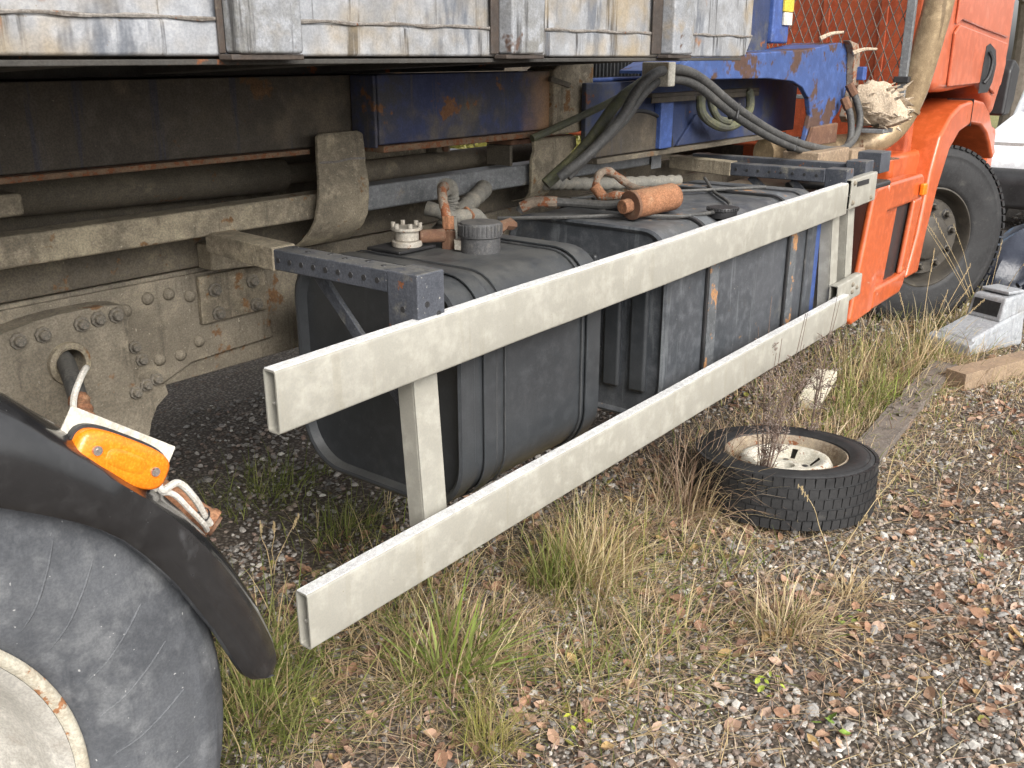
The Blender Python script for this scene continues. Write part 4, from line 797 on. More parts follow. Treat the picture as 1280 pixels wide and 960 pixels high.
# wheel axis is local y; rotate so that the outer side (-y) faces up
SW.rotation_euler = (R(-90-3), R(4), 0)
build('tyre', MB().lathe(tyre_prof(.314, .212, .20), n=80), 'tyre', SW, 0, 50, local=True)
m_ = MB(); nb = 58
for i in range(nb):
    a = 2*math.pi*i/nb
    for j, yy in enumerate((-.075, -.038, 0, .038, .075)):
        a2 = a+(.05 if j % 2 else 0); ca, sa = math.cos(a2), math.sin(a2)
        m_.obox((.312*ca, yy, .312*sa), (ca,0,sa), (0,1,.12*(-sa)), (-sa,0,ca), .012, .033, .030)
build('tread_blocks', m_, 'tyre', SW, 0, 0, local=True)
build('rim', MB().lathe([(.214,-.078),(.218,-.084),(.212,-.088),(.203,-.078),(.199,-.055),(.188,-.03),(.184,.01),(.18,.03)], n=72), 'rim_rust', SW, 0, 50, local=True)
skd = lambda i, k: i == 5 and (k % 12) in (0, 1)
build('rim_dish', MB().lathe([(.186,.0),(.176,-.012),(.166,-.05),(.156,-.066),(.140,-.070),(.124,-.062),(.092,-.034),(.075,-.032),(.058,-.036),(.036,-.036),(.032,.03)], n=72, skip=skd), 'rim_old', SW, 0, 50, local=True)
hole2 = mesh_of('stud_hole_shade', MB().lathe([(0,-.0015),(.009,-.0015),(.012,.001)], n=12), 'black', 30)  # flat black disc paints the dark inside each stud hole
for k in range(5): link('stud_hole_shade', hole2, SW, (.066*math.cos(k*1.2566+.3), -.0355, .075*math.sin(k*1.2566+.3)))
build('dirt_fill', MB().lathe([(0,.045),(.03,.04),(.12,.045),(.19,.05),(.19,.07),(0,.07)], n=32), 'rustdark', SW, 0, 50, local=True)

def rough_board(p, q, w_, th, name, label, mat, n=14, cat='plank', jag=.003):
    p, q = Vector(p), Vector(q); L_ = thing(name, (p+q)/2-Vector((0,0,th/2)), label, cat)
    a = (q-p).normalized(); b = Vector((0,0,1)).cross(a).normalized(); c = a.cross(b); v = []; f = []
    for i in range(n+1):
        o = p+(q-p)*(i/n); e = [random.uniform(-jag, jag) for _ in range(6)]
        v += [o-b*(w_/2+e[0])-c*(th/2), o+b*(w_/2+e[1])-c*(th/2), o+b*(w_/2+e[2])+c*(th/2+e[4]), o-b*(w_/2+e[3])+c*(th/2+e[5])]
    for i in range(n): f += [(i*4+k, i*4+(k+1)%4, i*4+4+(k+1)%4, i*4+4+k) for k in range(4)]
    f += [(3,2,1,0), tuple(range(4*n, 4*n+4))]
    build('board', MB().add(v, f), mat, L_, .002, 20); return L_
pl = rough_board((3.62,-.20,.022),(4.22,-.165,.026), .125, .03, 'plank', 'weathered grey plank running from the old wheel into the grass', 'wood')
pl2 = rough_board((4.20,-.166,.032),(5.10,-.115,.035), .118, .032, 'plank', 'far weathered plank with a bark covered joint beside the timber', 'wood', jag=.005)
bkm = MB()
for i in range(46):
    t = random.random()**1.4; c = Vector((4.18+.85*t, -.165+.05*t+random.uniform(-.055,.055), .046)); s_ = random.uniform(.012,.034)
    bkm.obox(c, (math.cos(i),math.sin(i),random.uniform(-.3,.3)), (-math.sin(i),math.cos(i),0), (0,0,1), s_*1.6, s_, .012)
build('bark_scrap', bkm, 'wood', pl2, 0, 0)
tb = rough_board((4.83,-.235,.05),(5.75,-.60,.05), .11, .085, 'timber_beam', 'brown square timber beam on the gravel at the right edge', 'timber', cat='timber', jag=.002)
wb = thing('wood_block', (4.27, .235, 0), 'small pale wooden block in the grass under the guard end', 'wood block')
build('block', MB().obox((4.27,.235,.055), (.97,.15,.12), (-.15,.98,0), (-.1,-.02,.99), .36, .10, .05), 'pale_wood', wb, .006)
build('split_top', MB().obox((4.30,.24,.087), (.97,.15,.12), (-.15,.98,0), (-.1,-.02,.99), .22, .07, .012), 'pale_wood', wb, .003)
# grey plastic housing
GP = thing('plastic_housing', (5.62, -.10, 0), 'pale grey plastic housing with a dark slot lying beside the front wheel', 'plastic part', rot=(0, 0, R(-24)))
GP.scale = (.72, .82, 1.2); GP.location = (5.72, -.14, 0)
hs_ = MB().hexa([(-.33,-.15,.0),(.30,-.13,.0),(.30,.16,.0),(-.33,.17,.0)], [(-.31,-.135,.075),(.28,-.12,.175),(.28,.15,.175),(-.31,.155,.075)])
build('housing_body', hs_, 'grey_plastic', GP, .018, seg=3, local=True)
build('raised_block', MB().hexa([(.00,-.12,.125),(.30,-.12,.165),(.30,.15,.165),(.00,.15,.125)], [(.045,-.11,.235),(.30,-.11,.25),(.30,.14,.25),(.045,.14,.235)]), 'grey_plastic', GP, .016, seg=3, local=True)
build('slot', MB().hexa([(.008,-.085,.150),(.012,-.085,.150),(.012,.115,.150),(.008,.115,.150)], [(.030,-.085,.215),(.036,-.085,.215),(.036,.115,.215),(.030,.115,.215)]), 'black', GP, 0, local=True)
build('top_rib', MB().box(.10, .28, -.09, .12, .247, .262), 'grey_plastic', GP, .006, local=True)
build('lower_lip', MB().hexa([(-.40,-.17,.0),(-.32,-.165,.0),(-.32,.185,.0),(-.40,.19,.0)], [(-.375,-.165,.055),(-.30,-.16,.07),(-.30,.18,.07),(-.375,.185,.055)]), 'grey_plastic', GP, .01, local=True)
build('hinge_stub', MB().box(.301, .36, -.10, -.04, .12, .20), 'grey_plastic', GP, .01, local=True)
# dark tarpaulin heap
def heap(name, c, sx, sy, sz, label, cat, mat, n=26, seed=1, fold=.16):
    r_ = np.random.default_rng(seed); T = thing(name, (c[0], c[1], 0), label, cat); v = []; f = []; m = 10
    ph = r_.uniform(0, 6.28, 8)
    for j in range(m+1):
        u = j/m*math.pi/2
        for i in range(n):
            a = 2*math.pi*i/n; q = 1+fold*(math.sin(a*3+ph[0]+u*2)+.7*math.sin(a*5+ph[1]-u*3)+.5*math.sin(a*9+ph[2]+u*4))*.5
            v.append((c[0]+sx*math.cos(u)*math.cos(a)*q, c[1]+sy*math.cos(u)*math.sin(a)*q, sz*math.sin(u)**.8*(1+fold*math.sin(a*4+ph[3]))-.01*(j == 0)))
    for j in range(m): f += [(j*n+i, j*n+(i+1)%n, (j+1)*n+(i+1)%n, (j+1)*n+i) for i in range(n)]
    f.append(tuple(range(m*n, m*n+n))); build('heaped_sheet', MB().add(v, f), mat, T, 0, 50)
    return T
hp1 = heap('tarpaulin', (7.65, .02, 0), .62, .36, .36, 'dark navy tarpaulin heaped on the ground in front of the front wheel', 'tarpaulin', 'tarp', seed=3)
build('straps', MB().tube([(7.0,-.05,.10),(7.2,-.18,.22),(7.5,-.22,.30),(7.9,-.2,.26)], .02, 8), 'tarp', hp1)
# white van beyond the truck
VN = thing('white_van', (11.6, .15, 0), 'white car parked beyond the truck cab', 'car')
prof = [(9.85,.42),(9.80,.62),(9.90,.80),(10.15,.90),(10.95,1.02),(11.75,1.62),(12.3,1.70),(13.9,1.66),(14.2,1.2),(14.25,.42)]
build('body', MB().prism(prof, -.80, .98), 'white_car', VN, .09, seg=4)
build('windscreen', MB().hexa([(10.93,-.66,1.05),(10.93,.84,1.05),(11.62,.76,1.575),(11.62,-.58,1.575)], [(10.90,-.66,1.07),(10.90,.84,1.07),(11.59,.76,1.60),(11.59,-.58,1.60)]), 'glass', VN, .01)
build('side_window', MB().prism([(11.35,1.1),(11.8,1.52),(12.6,1.58),(12.6,1.12)], .975, .99), 'glass', VN, .01)
build('front_bumper', MB().prism([(9.72,.22),(9.70,.48),(9.78,.58),(10.0,.56),(10.0,.22)], -.82, 1.02), 'black', VN, .05, seg=3)
build('headlamp', MB().prism([(9.835,.62),(9.90,.79),(10.15,.84),(10.2,.70)], .60, .999), 'chrome', VN, .02)
for x in (10.45, 13.4):
    for yy in (-.72, .90):
        wv = empty_part('wheel', VN, (x, yy, .33)); build('tyre', MB().lathe(tyre_prof(.33, .2, .2), n=32), 'tyre', wv, 0, 50, local=True)
        build('rim', MB().lathe([(.2,-.07),(.15,-.03),(0,-.03)], n=24).lathe([(.2,.07),(.15,.03),(0,.03)], n=24), 'rim_white', wv, 0, 50, local=True)
build('roof_rack', MB().tube([(11.25,.80,1.24),(11.3,.80,1.55),(11.4,.80,1.74),(11.9,.80,1.80)], .018, 8), 'plate_white', VN)
hp2 = heap('blue_sheet', (9.9, 1.20, 0), .24, .20, 1.18, 'blue plastic sheet heaped beside the white car', 'sheet', 'blue_sheet', seed=8) if 'blue_sheet' in mt else None

for o in bpy.data.objects:
    if o.name.split('.')[0] in ('tread_blocks','wire_mesh','moulded_lines','moulded_mark','bark_scrap'): o['kind'] = 'stuff'
# ------------------------------------------------------------------ gravel, leaves, grass
PHI = (1+5**.5)/2
ico = np.array([(-1,PHI,0),(1,PHI,0),(-1,-PHI,0),(1,-PHI,0),(0,-1,PHI),(0,1,PHI),(0,-1,-PHI),(0,1,-PHI),(PHI,0,-1),(PHI,0,1),(-PHI,0,-1),(-PHI,0,1)])/math.hypot(1, PHI)
icf = np.array([(0,11,5),(0,5,1),(0,1,7),(0,7,10),(0,10,11),(1,5,9),(5,11,4),(11,10,2),(10,7,6),(7,1,8),(3,9,4),(3,4,2),(3,2,6),(3,6,8),(3,8,9),(4,9,5),(2,4,11),(6,2,10),(8,6,7),(9,8,1)])
def stone_cols(n):
    base = np.array([(.19,.18,.168),(.13,.124,.117),(.265,.25,.232),(.235,.195,.165),(.165,.13,.11),(.33,.315,.295),(.095,.088,.082),(.21,.155,.13),(.45,.435,.405)])
    return base[rng.choice(9, n, p=[.22,.17,.15,.13,.10,.07,.09,.05,.02])]*rng.uniform(1.05,1.7,(n,1))
def stones(P, size):
    n = len(P); V = np.repeat(ico[None], n, 0)*rng.uniform(.72,1.2,(n,12,1))
    V *= (np.stack([rng.uniform(.8,1.35,n), rng.uniform(.65,1.0,n), rng.uniform(.4,.75,n)], 1)*size[:,None])[:,None,:]
    a = rng.uniform(0, 6.283, n); b = rng.normal(0, .35, n); ca, sa, cb_, sb_ = np.cos(a)[:,None], np.sin(a)[:,None], np.cos(b)[:,None], np.sin(b)[:,None]
    x, y, z = V[...,0], V[...,1], V[...,2]; x, z = x*cb_+z*sb_, -x*sb_+z*cb_; x, y = x*ca-y*sa, x*sa+y*ca
    V = np.stack([x, y, z], 2)+P[:,None,:]
    F = (icf[None]+(np.arange(n)*12)[:,None,None]).reshape(-1, 3)
    return V.reshape(-1, 3), F, np.repeat(stone_cols(n), 12, 0)
def smoothn(x, y):   # slow variation used as a density map
    return np.sin(x*2.9+1.3*np.sin(y*2.1))*np.cos(y*3.3+1.1*np.sin(x*1.7))
def scatter(n, x0, x1, y0, y1, dens=None):
    x = rng.uniform(x0, x1, n); y = rng.uniform(y0, y1, n)
    if dens is not None: k = rng.random(n) < dens(x, y); x, y = x[k], y[k]
    return x, y
def grassy(x, y):    # where turf covers the gravel: the strip beneath the guard rail
    c = .42-.10*(x-1.2)+.06*np.sin(x*3.1)
    return np.clip(1-np.abs(y-c)/.42, 0, 1)
VV, FF, CC = [], [], []; off = 0
for (n, x0, x1, y0, y1, s0, s1) in ((30000, 1.0, 3.2, -1.5, 1.2, .004, .0125), (16000, 1.2, 6.5, -1.7, .7, .006, .016), (7000, 1.2, 4.5, .6, 2.4, .007, .017), (6000, 5.5, 12, -1.8, .8, .012, .026)):
    x, y = scatter(n, x0, x1, y0, y1, lambda a, b: np.clip(.62+.6*smoothn(a*1.3, b*1.3)-.5*grassy(a, b), .08, 1))
    s = s0+(s1-s0)*rng.random(len(x))**2.4
    V, F, c = stones(np.stack([x, y, hgt(x, y)+s*.22], 1), s); VV.append(V); FF.append(F+off); CC.append(c); off += len(V)
gr = link('gravel', npmesh('gravel', np.concatenate(VV), np.concatenate(FF), np.concatenate(CC), 'stones'))
tag(gr, 'loose grey and brown gravel covering the yard', 'gravel', kind='stuff')
# larger stones, one by one
sme = []
for k in range(8):
    V, F, c = stones(np.zeros((1,3)), np.array([1.0])); sme.append(npmesh('stone', V, F, np.repeat(np.array([[(.34,.33,.32),(.27,.26,.25),(.42,.41,.39),(.24,.2,.18),(.30,.29,.29),(.2,.2,.2),(.36,.33,.3),(.5,.49,.47)][k]]), 12, 0), 'stones'))
k = 0
for x, y in zip(*scatter(420, 1.35, 3.6, -1.35, .1)):
    if k >= 70 or grassy(x, y) > .5: continue
    s = float(rng.uniform(.011, .02)); o = link('stone', sme[k % 8], None, (x, y, float(hgt(x, y))+s*.3)); o.scale = (s,)*3; o.rotation_euler = (0, 0, float(rng.uniform(0, 6.28)))
    tag(o, ['pale grey','mid grey','whitish grey','brown','cool grey','dark grey','beige','nearly white'][k % 8]+(' stone larger than the gravel around it near the old wheel' if x > 2.5 else ' stone larger than the gravel around it in the foreground'), 'stone', 'larger stones among the gravel'); k += 1
# leaves
LC = np.array([(.30,.175,.115),(.22,.13,.09),(.36,.235,.165),(.15,.09,.066),(.40,.285,.22),(.28,.185,.135),(.32,.22,.10),(.28,.27,.07)])
def leaf_geo(n, P, size, tilt=.35):
    L_ = np.array([(-.5,0,0),(-.28,.26,.03),(.05,.36,.05),(.34,.2,.03),(.55,0,.02),(.34,-.2,.05),(.05,-.36,.07),(-.28,-.26,.03),(0,0,-.05)])
    V = np.repeat(L_[None], n, 0).copy(); V[...,1] *= rng.uniform(.7,1.15,(n,1)); V[...,2] += rng.uniform(-.15,.5,(n,1))*V[...,1]**2*2+rng.uniform(-.2,.5,(n,1))*V[...,0]**2+rng.normal(0,.04,(n,9))
    V *= size[:,None,None]
    a = rng.uniform(0,6.283,n)[:,None]; b = rng.normal(0,tilt,n)[:,None]; c_ = rng.normal(0,tilt,n)[:,None]
    x, y, z = V[...,0], V[...,1], V[...,2]
    x, z = x*np.cos(b)+z*np.sin(b), -x*np.sin(b)+z*np.cos(b); y, z = y*np.cos(c_)-z*np.sin(c_), y*np.sin(c_)+z*np.cos(c_); x, y = x*np.cos(a)-y*np.sin(a), x*np.sin(a)+y*np.cos(a)
    V = np.stack([x,y,z],2); V[...,2] -= V[...,2].min(1)[:,None]*.7; V += P[:,None,:]
    tf = np.array([(8,i,(i+1)%8) for i in range(8)]); return V.reshape(-1,3), (tf[None]+(np.arange(n)*9)[:,None,None]).reshape(-1,3)
x, y = scatter(15000, 1.1, 7, -1.6, 1.0, lambda a, b: np.clip(.55+.45*smoothn(a*1.9+2, b*1.9)+.3*grassy(a, b)-.06*(a-1.5), .06, 1))
n = len(x); s = .008+.036*rng.random(n)**1.5; V, F = leaf_geo(n, np.stack([x, y, hgt(x, y)+.004], 1), s)
lc = LC[rng.choice(8, n, p=[.2,.2,.17,.17,.10,.10,.04,.02])]*rng.uniform(.8,1.35,(n,1))
tag(link('leaf_litter', npmesh('leaf_litter', V, F, np.repeat(lc, 9, 0), 'leaf')), 'litter of small dry brown leaves over the gravel', 'leaves', kind='stuff')
x, y = scatter(16000, 1.1, 6, -1.6, .9, lambda a, b: np.clip(.5+.5*smoothn(a*2.3, b*1.7+1), .1, 1)); n = len(x)
V, F = leaf_geo(n, np.stack([x, y, hgt(x, y)+.005], 1), rng.uniform(.003, .009, n)*(1+.12*(x-1.5)), .5); lc = LC[rng.choice(6, n)]*rng.uniform(.4,1.1,(n,1))
tag(link('leaf_crumbs', npmesh('leaf_crumbs', V, F, np.repeat(lc, 9, 0), 'leaf')), 'brown crumbs of broken leaves between the stones', 'leaf crumbs', kind='stuff')
lme = []
for k in range(20):
    V, F = leaf_geo(1, np.zeros((1,3)), np.array([1.0]), .25); c = LC[[0,2,1,4,0,2,5,3,6,2][k % 10]]*rng.uniform(1.0,1.35); lme.append(npmesh('fallen_leaf', V, F, np.repeat(c[None], 9, 0), 'leaf'))
def put_leaf(x, y, me, s):
    o = link('fallen_leaf', me, None, (x, y, float(hgt(x, y))+.006)); o.scale = (s,)*3; o.rotation_euler = (float(rng.normal(0,.2)), float(rng.normal(0,.2)), float(rng.uniform(0,6.28)))
    return o
xs_, ys_ = scatter(520, 1.3, 3.7, -1.3, .45, lambda a, b: np.clip(.6+.4*smoothn(a*1.9+2, b*1.9), .15, 1))
LN = ['orange brown','tan','dark brown','pale pinkish','orange brown','tan','dull brown','blackish brown','yellow','tan']
for i, (x, y) in enumerate(zip(xs_, ys_)):
    if i >= 300: break
    tag(put_leaf(float(x), float(y), lme[i % 20], float(rng.uniform(.028, .056))), 'curled '+LN[i % 10]+(' leaf fallen on open gravel in the foreground' if y < -.35 else ' leaf fallen in the grass below the guard rail'), 'leaf', 'dry leaves on the ground')
# grass
def blades(n, cx, cy, sx, sy, l0, l1, w_, lean=.5, curl=1.2, cols=None, az=None, azs=.7, seg=4, flat=0):
    x = cx+rng.normal(0, 1, n)*sx; y = cy+rng.normal(0, 1, n)*sy
    L_ = rng.uniform(l0, l1, n); a = rng.uniform(0, 6.283, n) if az is None else rng.normal(az, azs, n)
    if az is None and not flat:    # blades of a tuft fan outward
        a = np.where(rng.random(n) < .65, np.arctan2(y-cy, x-cx)+rng.normal(0, .7, n), a)
    wild = rng.random(n) < .3; lean = np.where(wild, lean*2.2, lean)
    th = np.minimum(np.abs(rng.normal(0, 1, n))*lean, 1.45)+.05+flat; cu = rng.uniform(.2, 1, n)*curl
    P = np.stack([x, y, hgt(x, y)-.004], 1); side = a+math.pi/2+rng.normal(0, .5, n); W = w_*rng.uniform(.6, 1.3, n)
    V = np.zeros((n, 2*(seg+1), 3)); 
    for i in range(seg+1):
        t = i/seg; ww = W*(1-t**1.6)*.5+.0002
        dx = np.stack([np.cos(side)*ww, np.sin(side)*ww, ww*.25], 1)
        V[:, 2*i] = P-dx; V[:, 2*i+1] = P+dx
        ang = np.minimum(th+cu*t, 2.2); st_ = L_/seg
        P = P+np.stack([np.cos(a)*np.sin(ang)*st_, np.sin(a)*np.sin(ang)*st_, np.cos(ang)*st_], 1)
        fl = hgt(P[:,0], P[:,1])+.003+.012*rng.random(n); P[:,2] = np.maximum(P[:,2], fl)
    q = np.array([(2*i, 2*i+1, 2*i+3, 2*i+2) for i in range(seg)])
    F = (q[None]+(np.arange(n)*2*(seg+1))[:,None,None]).reshape(-1, 4)
    cols = np.array(cols); c = cols[rng.integers(0, len(cols), n)]*rng.uniform(.7, 1.25, (n,1))
    return V.reshape(-1,3), F, np.repeat(c, 2*(seg+1), 0)
GREEN = [(.165,.195,.045),(.22,.245,.07),(.13,.16,.04),(.28,.28,.10)]; TAN = [(.52,.41,.23),(.46,.34,.19),(.60,.50,.31),(.38,.27,.16)]; PINK = [(.42,.30,.21),(.34,.23,.17),(.50,.40,.29)]
MIX = GREEN+TAN+TAN[:2]; GM = GREEN+GREEN+TAN[:2]
def join(L_):
    o = 0; Vs, Fs, Cs = [], [], []
    for V, F, c in L_: Vs.append(V); Fs.append(F+o); Cs.append(c); o += len(V)
    return np.concatenate(Vs), np.concatenate(Fs), np.concatenate(Cs)
def tuft(loc, label, *parts):
    L_ = [blades(p[0], loc[0]+p[1], loc[1]+p[2], *p[3:6], p[6], p[7], **p[8]) for p in [(q[0], q[1], q[2], q[3], q[4], q[5], q[6], q[7], q[8]) for q in parts]]
    V, F, c = join(L_); V = V-np.array([loc[0], loc[1], 0]); T = thing('grass_tuft', (loc[0], loc[1], 0), label, 'grass', 'grass tufts on the gravel')
    tag(link('blades', npmesh('blades', V, F, c, 'blades'), T), kind='stuff'); return T
tuft((2.23,.16), 'big tan and yellow grass tuft below the middle of the lower rail',
     (480, 0,0, .07,.06, .10,.30, .003, dict(lean=.7, curl=.8, cols=TAN+TAN+[(.38,.31,.10),(.30,.27,.08)])), (220, -.10,.05, .04,.04, .10,.22, .004, dict(lean=.5, curl=1, cols=GREEN)))
tuft((2.86,.10), 'long bleached grass flopping over left of the old wheel',
     (300, 0,0, .08,.06, .2,.42, .003, dict(lean=.7, curl=2.1, cols=TAN+PINK, az=-1.4, azs=.7)), (160, .02,.06, .08,.06, .2,.4, .003, dict(lean=.4, curl=1.4, cols=PINK)))
tuft((2.32,-.45), 'flat straw coloured grass clump among leaves on the right',
     (300, 0,0, .06,.06, .09,.2, .0035, dict(lean=.9, curl=1.3, cols=TAN+PINK)), (60, -.02,0, .05,.05, .06,.14, .004, dict(lean=.8, curl=1, cols=GREEN)))
tuft((2.62,-.52), 'small dry grass clump on open gravel below the old wheel', (110, 0,0, .03,.03, .06,.13, .003, dict(lean=.9, curl=1.2, cols=TAN)))
tuft((1.58,.17), 'broad bladed green grass clump below the near end of the lower rail',
     (60, 0,0, .04,.04, .16,.36, .0085, dict(lean=.9, curl=.7, cols=[(.22,.27,.06),(.28,.32,.10),(.17,.22,.05)])), (180, 0,.02, .09,.08, .08,.22, .003, dict(lean=.8, curl=1.1, cols=MIX)))
tuft((1.45,-.08), 'fine yellow green grass tuft at the bottom of the view', (220, 0,0, .03,.03, .06,.17, .0022, dict(lean=.8, curl=.7, cols=[(.33,.30,.09),(.25,.25,.07),(.38,.31,.14)])))
tuft((1.13,.42), 'dense green grass beside the rear tyre', (600, 0,0, .08,.10, .07,.23, .003, dict(lean=.8, curl=1.1, cols=GM)))
tuft((1.30,.62), 'green and straw grass clump below the mudguard tip', (420, 0,0, .08,.10, .09,.26, .0035, dict(lean=.9, curl=1.1, cols=GM)))
tuft((1.78,.58), 'mixed grass under the near post of the guard', (420, 0,0, .12,.08, .08,.24, .003, dict(lean=.6, curl=1.1, cols=MIX)))
tuft((1.95,.98), 'short green grass in the shade under the near tank', (260, 0,0, .10,.08, .06,.18, .003, dict(lean=.6, curl=1, cols=GREEN+TAN[:1])))
tuft((1.95,1.45), 'mossy green clump under the truck', (360, 0,0, .14,.10, .05,.16, .003, dict(lean=.7, curl=1, cols=GREEN)))
tuft((4.35,.02), 'fresh green grass beside the weathered plank', (320, 0,0, .16,.09, .06,.2, .004, dict(lean=.9, curl=1.1, cols=GREEN+[(.24,.30,.06)])))
tuft((4.75,.25), 'tall dry grass in front of the guard end', (260, 0,0, .18,.12, .14,.34, .004, dict(lean=.7, curl=1.0, cols=TAN+GREEN[:2])))
tuft((5.35,.05), 'green and dry grass beneath the orange fairing', (420, 0,0, .25,.10, .07,.24, .004, dict(lean=.8, curl=1.0, cols=MIX)))
tuft((6.2,.12), 'low grass round the front tyre', (380, 0,0, .35,.12, .07,.22, .004, dict(lean=.8, curl=1.0, cols=MIX)))
G = []
for i in range(26):      # turf strip under the rail
    x = 1.25+i*.17; y = float(.42-.10*(x-1.2)+.06*math.sin(x*3.1))+float(rng.normal(0,.06))
    G.append(blades(240, x, y-.05, .14, .21, .04, .17, .0026, 1.1, 1.4, MIX+PINK+TAN+TAN))
for i in range(16): G.append(blades(190, 3.5+i*.22, .25+float(rng.normal(0,.15)), .2, .22, .06, .22, .004, .9, 1.3, MIX+PINK))
for i in range(8): G.append(blades(120, 3.1+i*.35, -.05+float(rng.normal(0,.05)), .2, .10, .05, .16, .003, .9, 1.2, MIX+PINK))
for i in range(60):      # thin scattered growth over the gravel
    x, y = float(rng.uniform(1.3, 5.5)), float(rng.uniform(-1.3, .1)); G.append(blades(int(rng.integers(4, 26)), x, y, .03, .03, .02, .09, .0025, .9, 1.2, MIX))
for i in range(14): G.append(blades(90, float(rng.uniform(3.2, 6.5)), float(rng.uniform(-.75, -.25)), .16, .09, .02, .08, .003, 1.0, 1.2, TAN+PINK+GREEN[:2]))
for i in range(16): G.append(blades(130, float(rng.uniform(1.3, 2.5)), float(rng.uniform(-.25, .35)), .10, .10, .05, .2, .003, 1.1, 1.2, MIX+PINK+GREEN))
V, F, c = join(G); tag(link('turf', npmesh('turf', V, F, c, 'blades')), 'short mixed grass growing through the gravel', 'grass', kind='stuff')
G = [blades(2600, 2.1, -.30, .7, .42, .03, .16, .0018, .1, .25, TAN+PINK, seg=3, flat=1.25), blades(1500, 2.3, .25, .7, .16, .05, .22, .0018, .1, .2, TAN+PINK, seg=3, flat=1.15),
     blades(2600, 3.4, -.55, 1.2, .40, .03, .15, .0022, .1, .25, TAN+PINK, seg=3, flat=1.3), blades(500, 1.4, .3, .2, .25, .05, .22, .002, .1, .25, TAN+PINK, seg=3, flat=1.2)]
V, F, c = join(G); tag(link('straw_litter', npmesh('straw_litter', V, F, c, 'blades')), 'scattered dry straw and stalks lying on the ground', 'straw', kind='stuff')
# tall single grass stalks and the dried weed
def weed(name, loc, h, n, label, spread=.5, seeds=True, az=None, r=.0022):
    T = thing(name, (loc[0], loc[1], 0), label, 'weed'); st_ = MB(); sd = MB()
    for i in range(n):
        a = random.uniform(0, 6.28) if az is None else random.gauss(az, .6); l = h*random.uniform(.6, 1); k = random.uniform(.1, spread)
        P = [Vector((loc[0]+math.cos(a)*k*l*t**1.3+random.uniform(-.006,.006), loc[1]+math.sin(a)*k*l*t**1.3+random.uniform(-.006,.006), l*t)) for t in (0,.25,.5,.75,1)]
        st_.tube(P, r, 5, 3, rf=lambda t, j: 1-.6*t)
        if seeds:
            for q in range(int(9*l/.5)):
                t = random.uniform(.35, 1); b = P[int(t*4) if t < 1 else 4]; d = Vector((random.uniform(-1,1), random.uniform(-1,1), random.uniform(.2,1))).normalized(); e = b+d*random.uniform(.03,.09)
                st_.tube([b, (b+e)/2+Vector((0,0,.004)), e], r*.5, 4, 2)
                for w_ in range(5):
                    c = b.lerp(e, random.uniform(.4, 1))+Vector([random.uniform(-.008,.008) for _ in range(3)]); sd.lathe([(0,-.004),(.0028,0),(0,.004)], c, 5)
        else:
            b = P[-1]; 
            for w_ in range(10): c = b.lerp(P[-2], w_/14)+Vector([random.uniform(-.003,.003) for _ in range(3)]); sd.obox(c, (0,0,1), (1,0,0), (0,1,0), .014, .003, .002)
    tag(build('stems', st_, 'stem' if seeds else 'stalk', T, 0, 60), kind='stuff'); tag(build('seed_heads', sd, 'seed' if seeds else 'stalk', T, 0, 60), kind='stuff'); return T
mt['seed'] = M('seed_heads', (.26,.21,.18), (.19,.15,.13), s=30, rough=.95, bump=0)
mt['stalk'] = M('grass_stalk', (.42,.33,.19), (.34,.26,.14), s=20, rough=.9, bump=0)
weed('dried_weed', (2.90, -.10), .80, 17, 'dark dried weed with seed heads in front of the lower rail', .42, az=-.12)
weed('dried_weed', (3.40, -.06), .72, 9, 'thin dried weed behind the old wheel reaching the rail', .4, az=-.1)
weed('grass_stalk', (1.98, -.02), .42, 1, 'single pale grass stalk standing against the near tank', .2, False)
weed('grass_stalk', (1.62, .95), .30, 3, 'pale grass stalks under the near tank end', .6, False)
weed('grass_stalk', (2.75, -.42), .34, 3, 'thin bent grass stalks in front of the old wheel', .9, False)
weed('grass_stalk', (4.9, -.02), .62, 6, 'tall dry grass stalks by the orange fairing', .8, False)
weed('grass_stalk', (5.9, -.10), .75, 6, 'tall dry grass stalks in front of the front tyre', .8, False)
# small green weeds
def sprig(loc, label, n=9, s=.018, col=(.20,.30,.06)):
    P = np.array(loc+(.0,))[None]+np.concatenate([rng.normal(0,.02,(n,2)), rng.uniform(.008,.03,(n,1))], 1)
    V, F = leaf_geo(n, P, rng.uniform(.7,1.2,n)*s, .5); V = V-np.array([loc[0], loc[1], 0])
    T = thing('green_sprig', (*loc, float(hgt(*loc))), label, 'plant', 'small green weeds')
    tag(link('leaves', npmesh('leaves', V, F, np.repeat(np.array(col)[None]*rng.uniform(.8,1.2,(n,1)), 9, 0), 'leaf'), T), kind='stuff')
sprig((1.23,.50), 'pale green lobed seedling below the mudguard tip', 7, .026)
sprig((2.03,-.53), 'yellow green seedling among leaves low on the right', 8, .02, (.30,.36,.06))
sprig((1.98,-.72), 'fresh green leaf pair on the gravel near the bottom right', 4, .03)
sprig((2.45,-.58), 'small moss green weed beside the dry clump', 12, .016, (.20,.24,.06))
sprig((1.62,-.22), 'bright yellow green seedling near the bottom centre', 6, .018, (.38,.42,.05))
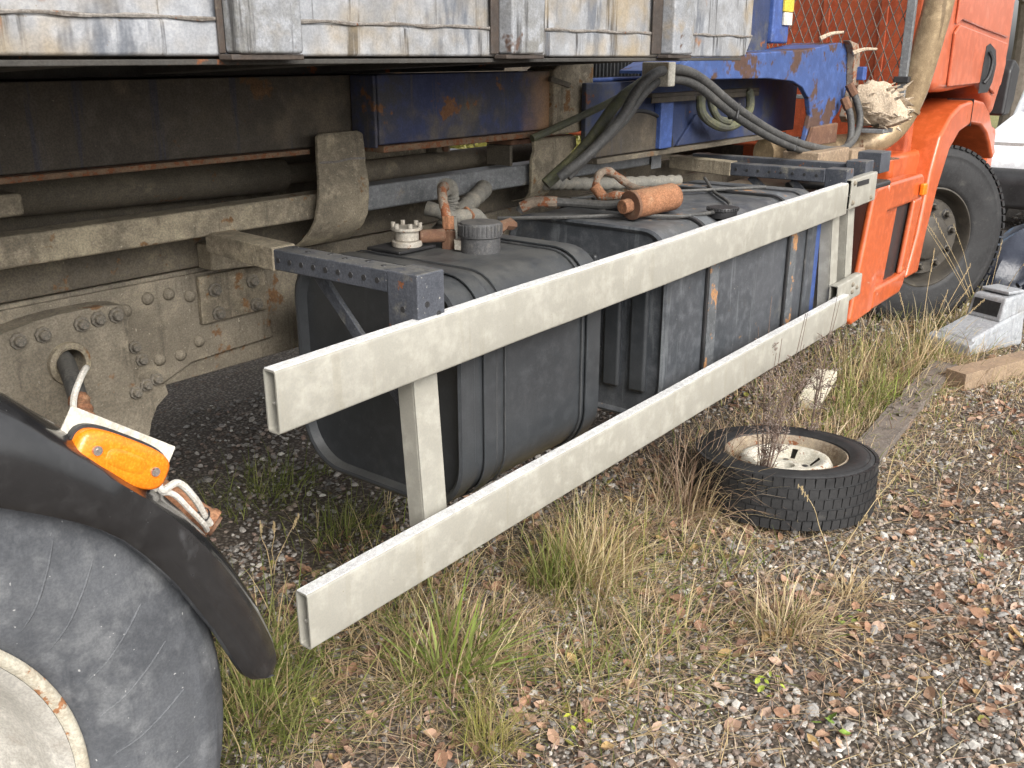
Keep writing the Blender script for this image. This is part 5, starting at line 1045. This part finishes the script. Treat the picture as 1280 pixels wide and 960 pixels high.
# ------------------------------------------------------------------ background trees and bushes
def foliage(c, r3, n, size, cols, clumps=26):
    cc = rng.normal(0, .45, (clumps, 3)); cc /= np.maximum(1, np.linalg.norm(cc, axis=1))[:,None]; cr = rng.uniform(.18, .4, clumps)
    k = rng.integers(0, clumps, n); d = rng.normal(0, 1, (n,3)); d /= np.linalg.norm(d, axis=1)[:,None]
    P = (cc[k]+d*(cr[k]*rng.random(n)**.35)[:,None])*np.array(r3)+np.array(c)
    V, F = leaf_geo(n, P, rng.uniform(.6,1.3,n)*size, 1.1); cols = np.array(cols); q = (cols[rng.integers(0, len(cols), clumps)][k])*rng.uniform(.7,1.3,(n,1))
    return V, F, np.repeat(q, 9, 0)
def tree(x, y, h, rad, label, cols, n=5000, ls=.16):
    T = thing('tree', (x, y, 0), label, 'tree', 'trees beyond the yard'); L_ = Vector((x, y, 0)); m_ = MB()
    m_.tube([(x,y,-.1),(x+.08,y,h*.25),(x-.05,y+.1,h*.55),(x,y,h*.9)], .16*h/6, 10, 4, rf=lambda t, i: 1.2-.95*t)
    for i in range(9):
        a = i*2.4; z0 = h*(.3+.055*i); m_.tube([(x,y,z0),(x+math.cos(a)*rad*.4,y+math.sin(a)*rad*.4,z0+h*.1),(x+math.cos(a)*rad*.8,y+math.sin(a)*rad*.8,z0+h*.15)], .05*h/6, 6, 3, rf=lambda t, i: 1-.8*t)
    build('trunk', m_, 'bark', T)
    V, F, c = foliage((0,0,h*.62), (rad,rad,h*.42), n, ls, cols); link('crown', npmesh('crown', V, F, c, 'foliage'), T)
OL = [(.10,.12,.035),(.14,.15,.045),(.075,.095,.03),(.19,.17,.06)]
tree(22, 3.3, 7, 3.0, 'olive green tree at the top right edge beyond the white car', OL, 16000, .09)
tree(30, 7.5, 8, 3.5, 'second tree behind the white car', OL, 9000, .14)
def bush(x, y, rx, h, label):
    T = thing('bush', (x, y, 0), label, 'bush', 'bushes beyond the truck'); m_ = MB()
    for i in range(7): a = i*.9; m_.tube([(x,y,-.05),(x+math.cos(a)*rx*.3,y+math.sin(a)*rx*.3,h*.4),(x+math.cos(a)*rx*.6,y+math.sin(a)*rx*.6,h*.8)], .02, 6, 3)
    build('stems', m_, 'bark', T); V, F, c = foliage((0,0,h*.5), (rx,rx,h*.55), 2600, .09, [(.30,.28,.08),(.36,.33,.12),(.22,.22,.06)]); link('crown', npmesh('crown', V, F, c, 'foliage'), T)
bush(7.7, 5.6, 1.0, 1.3, 'yellow green bush glimpsed through the chassis gap'); bush(10.2, 6.4, 1.2, 1.5, 'yellow green bush farther right beyond the truck')
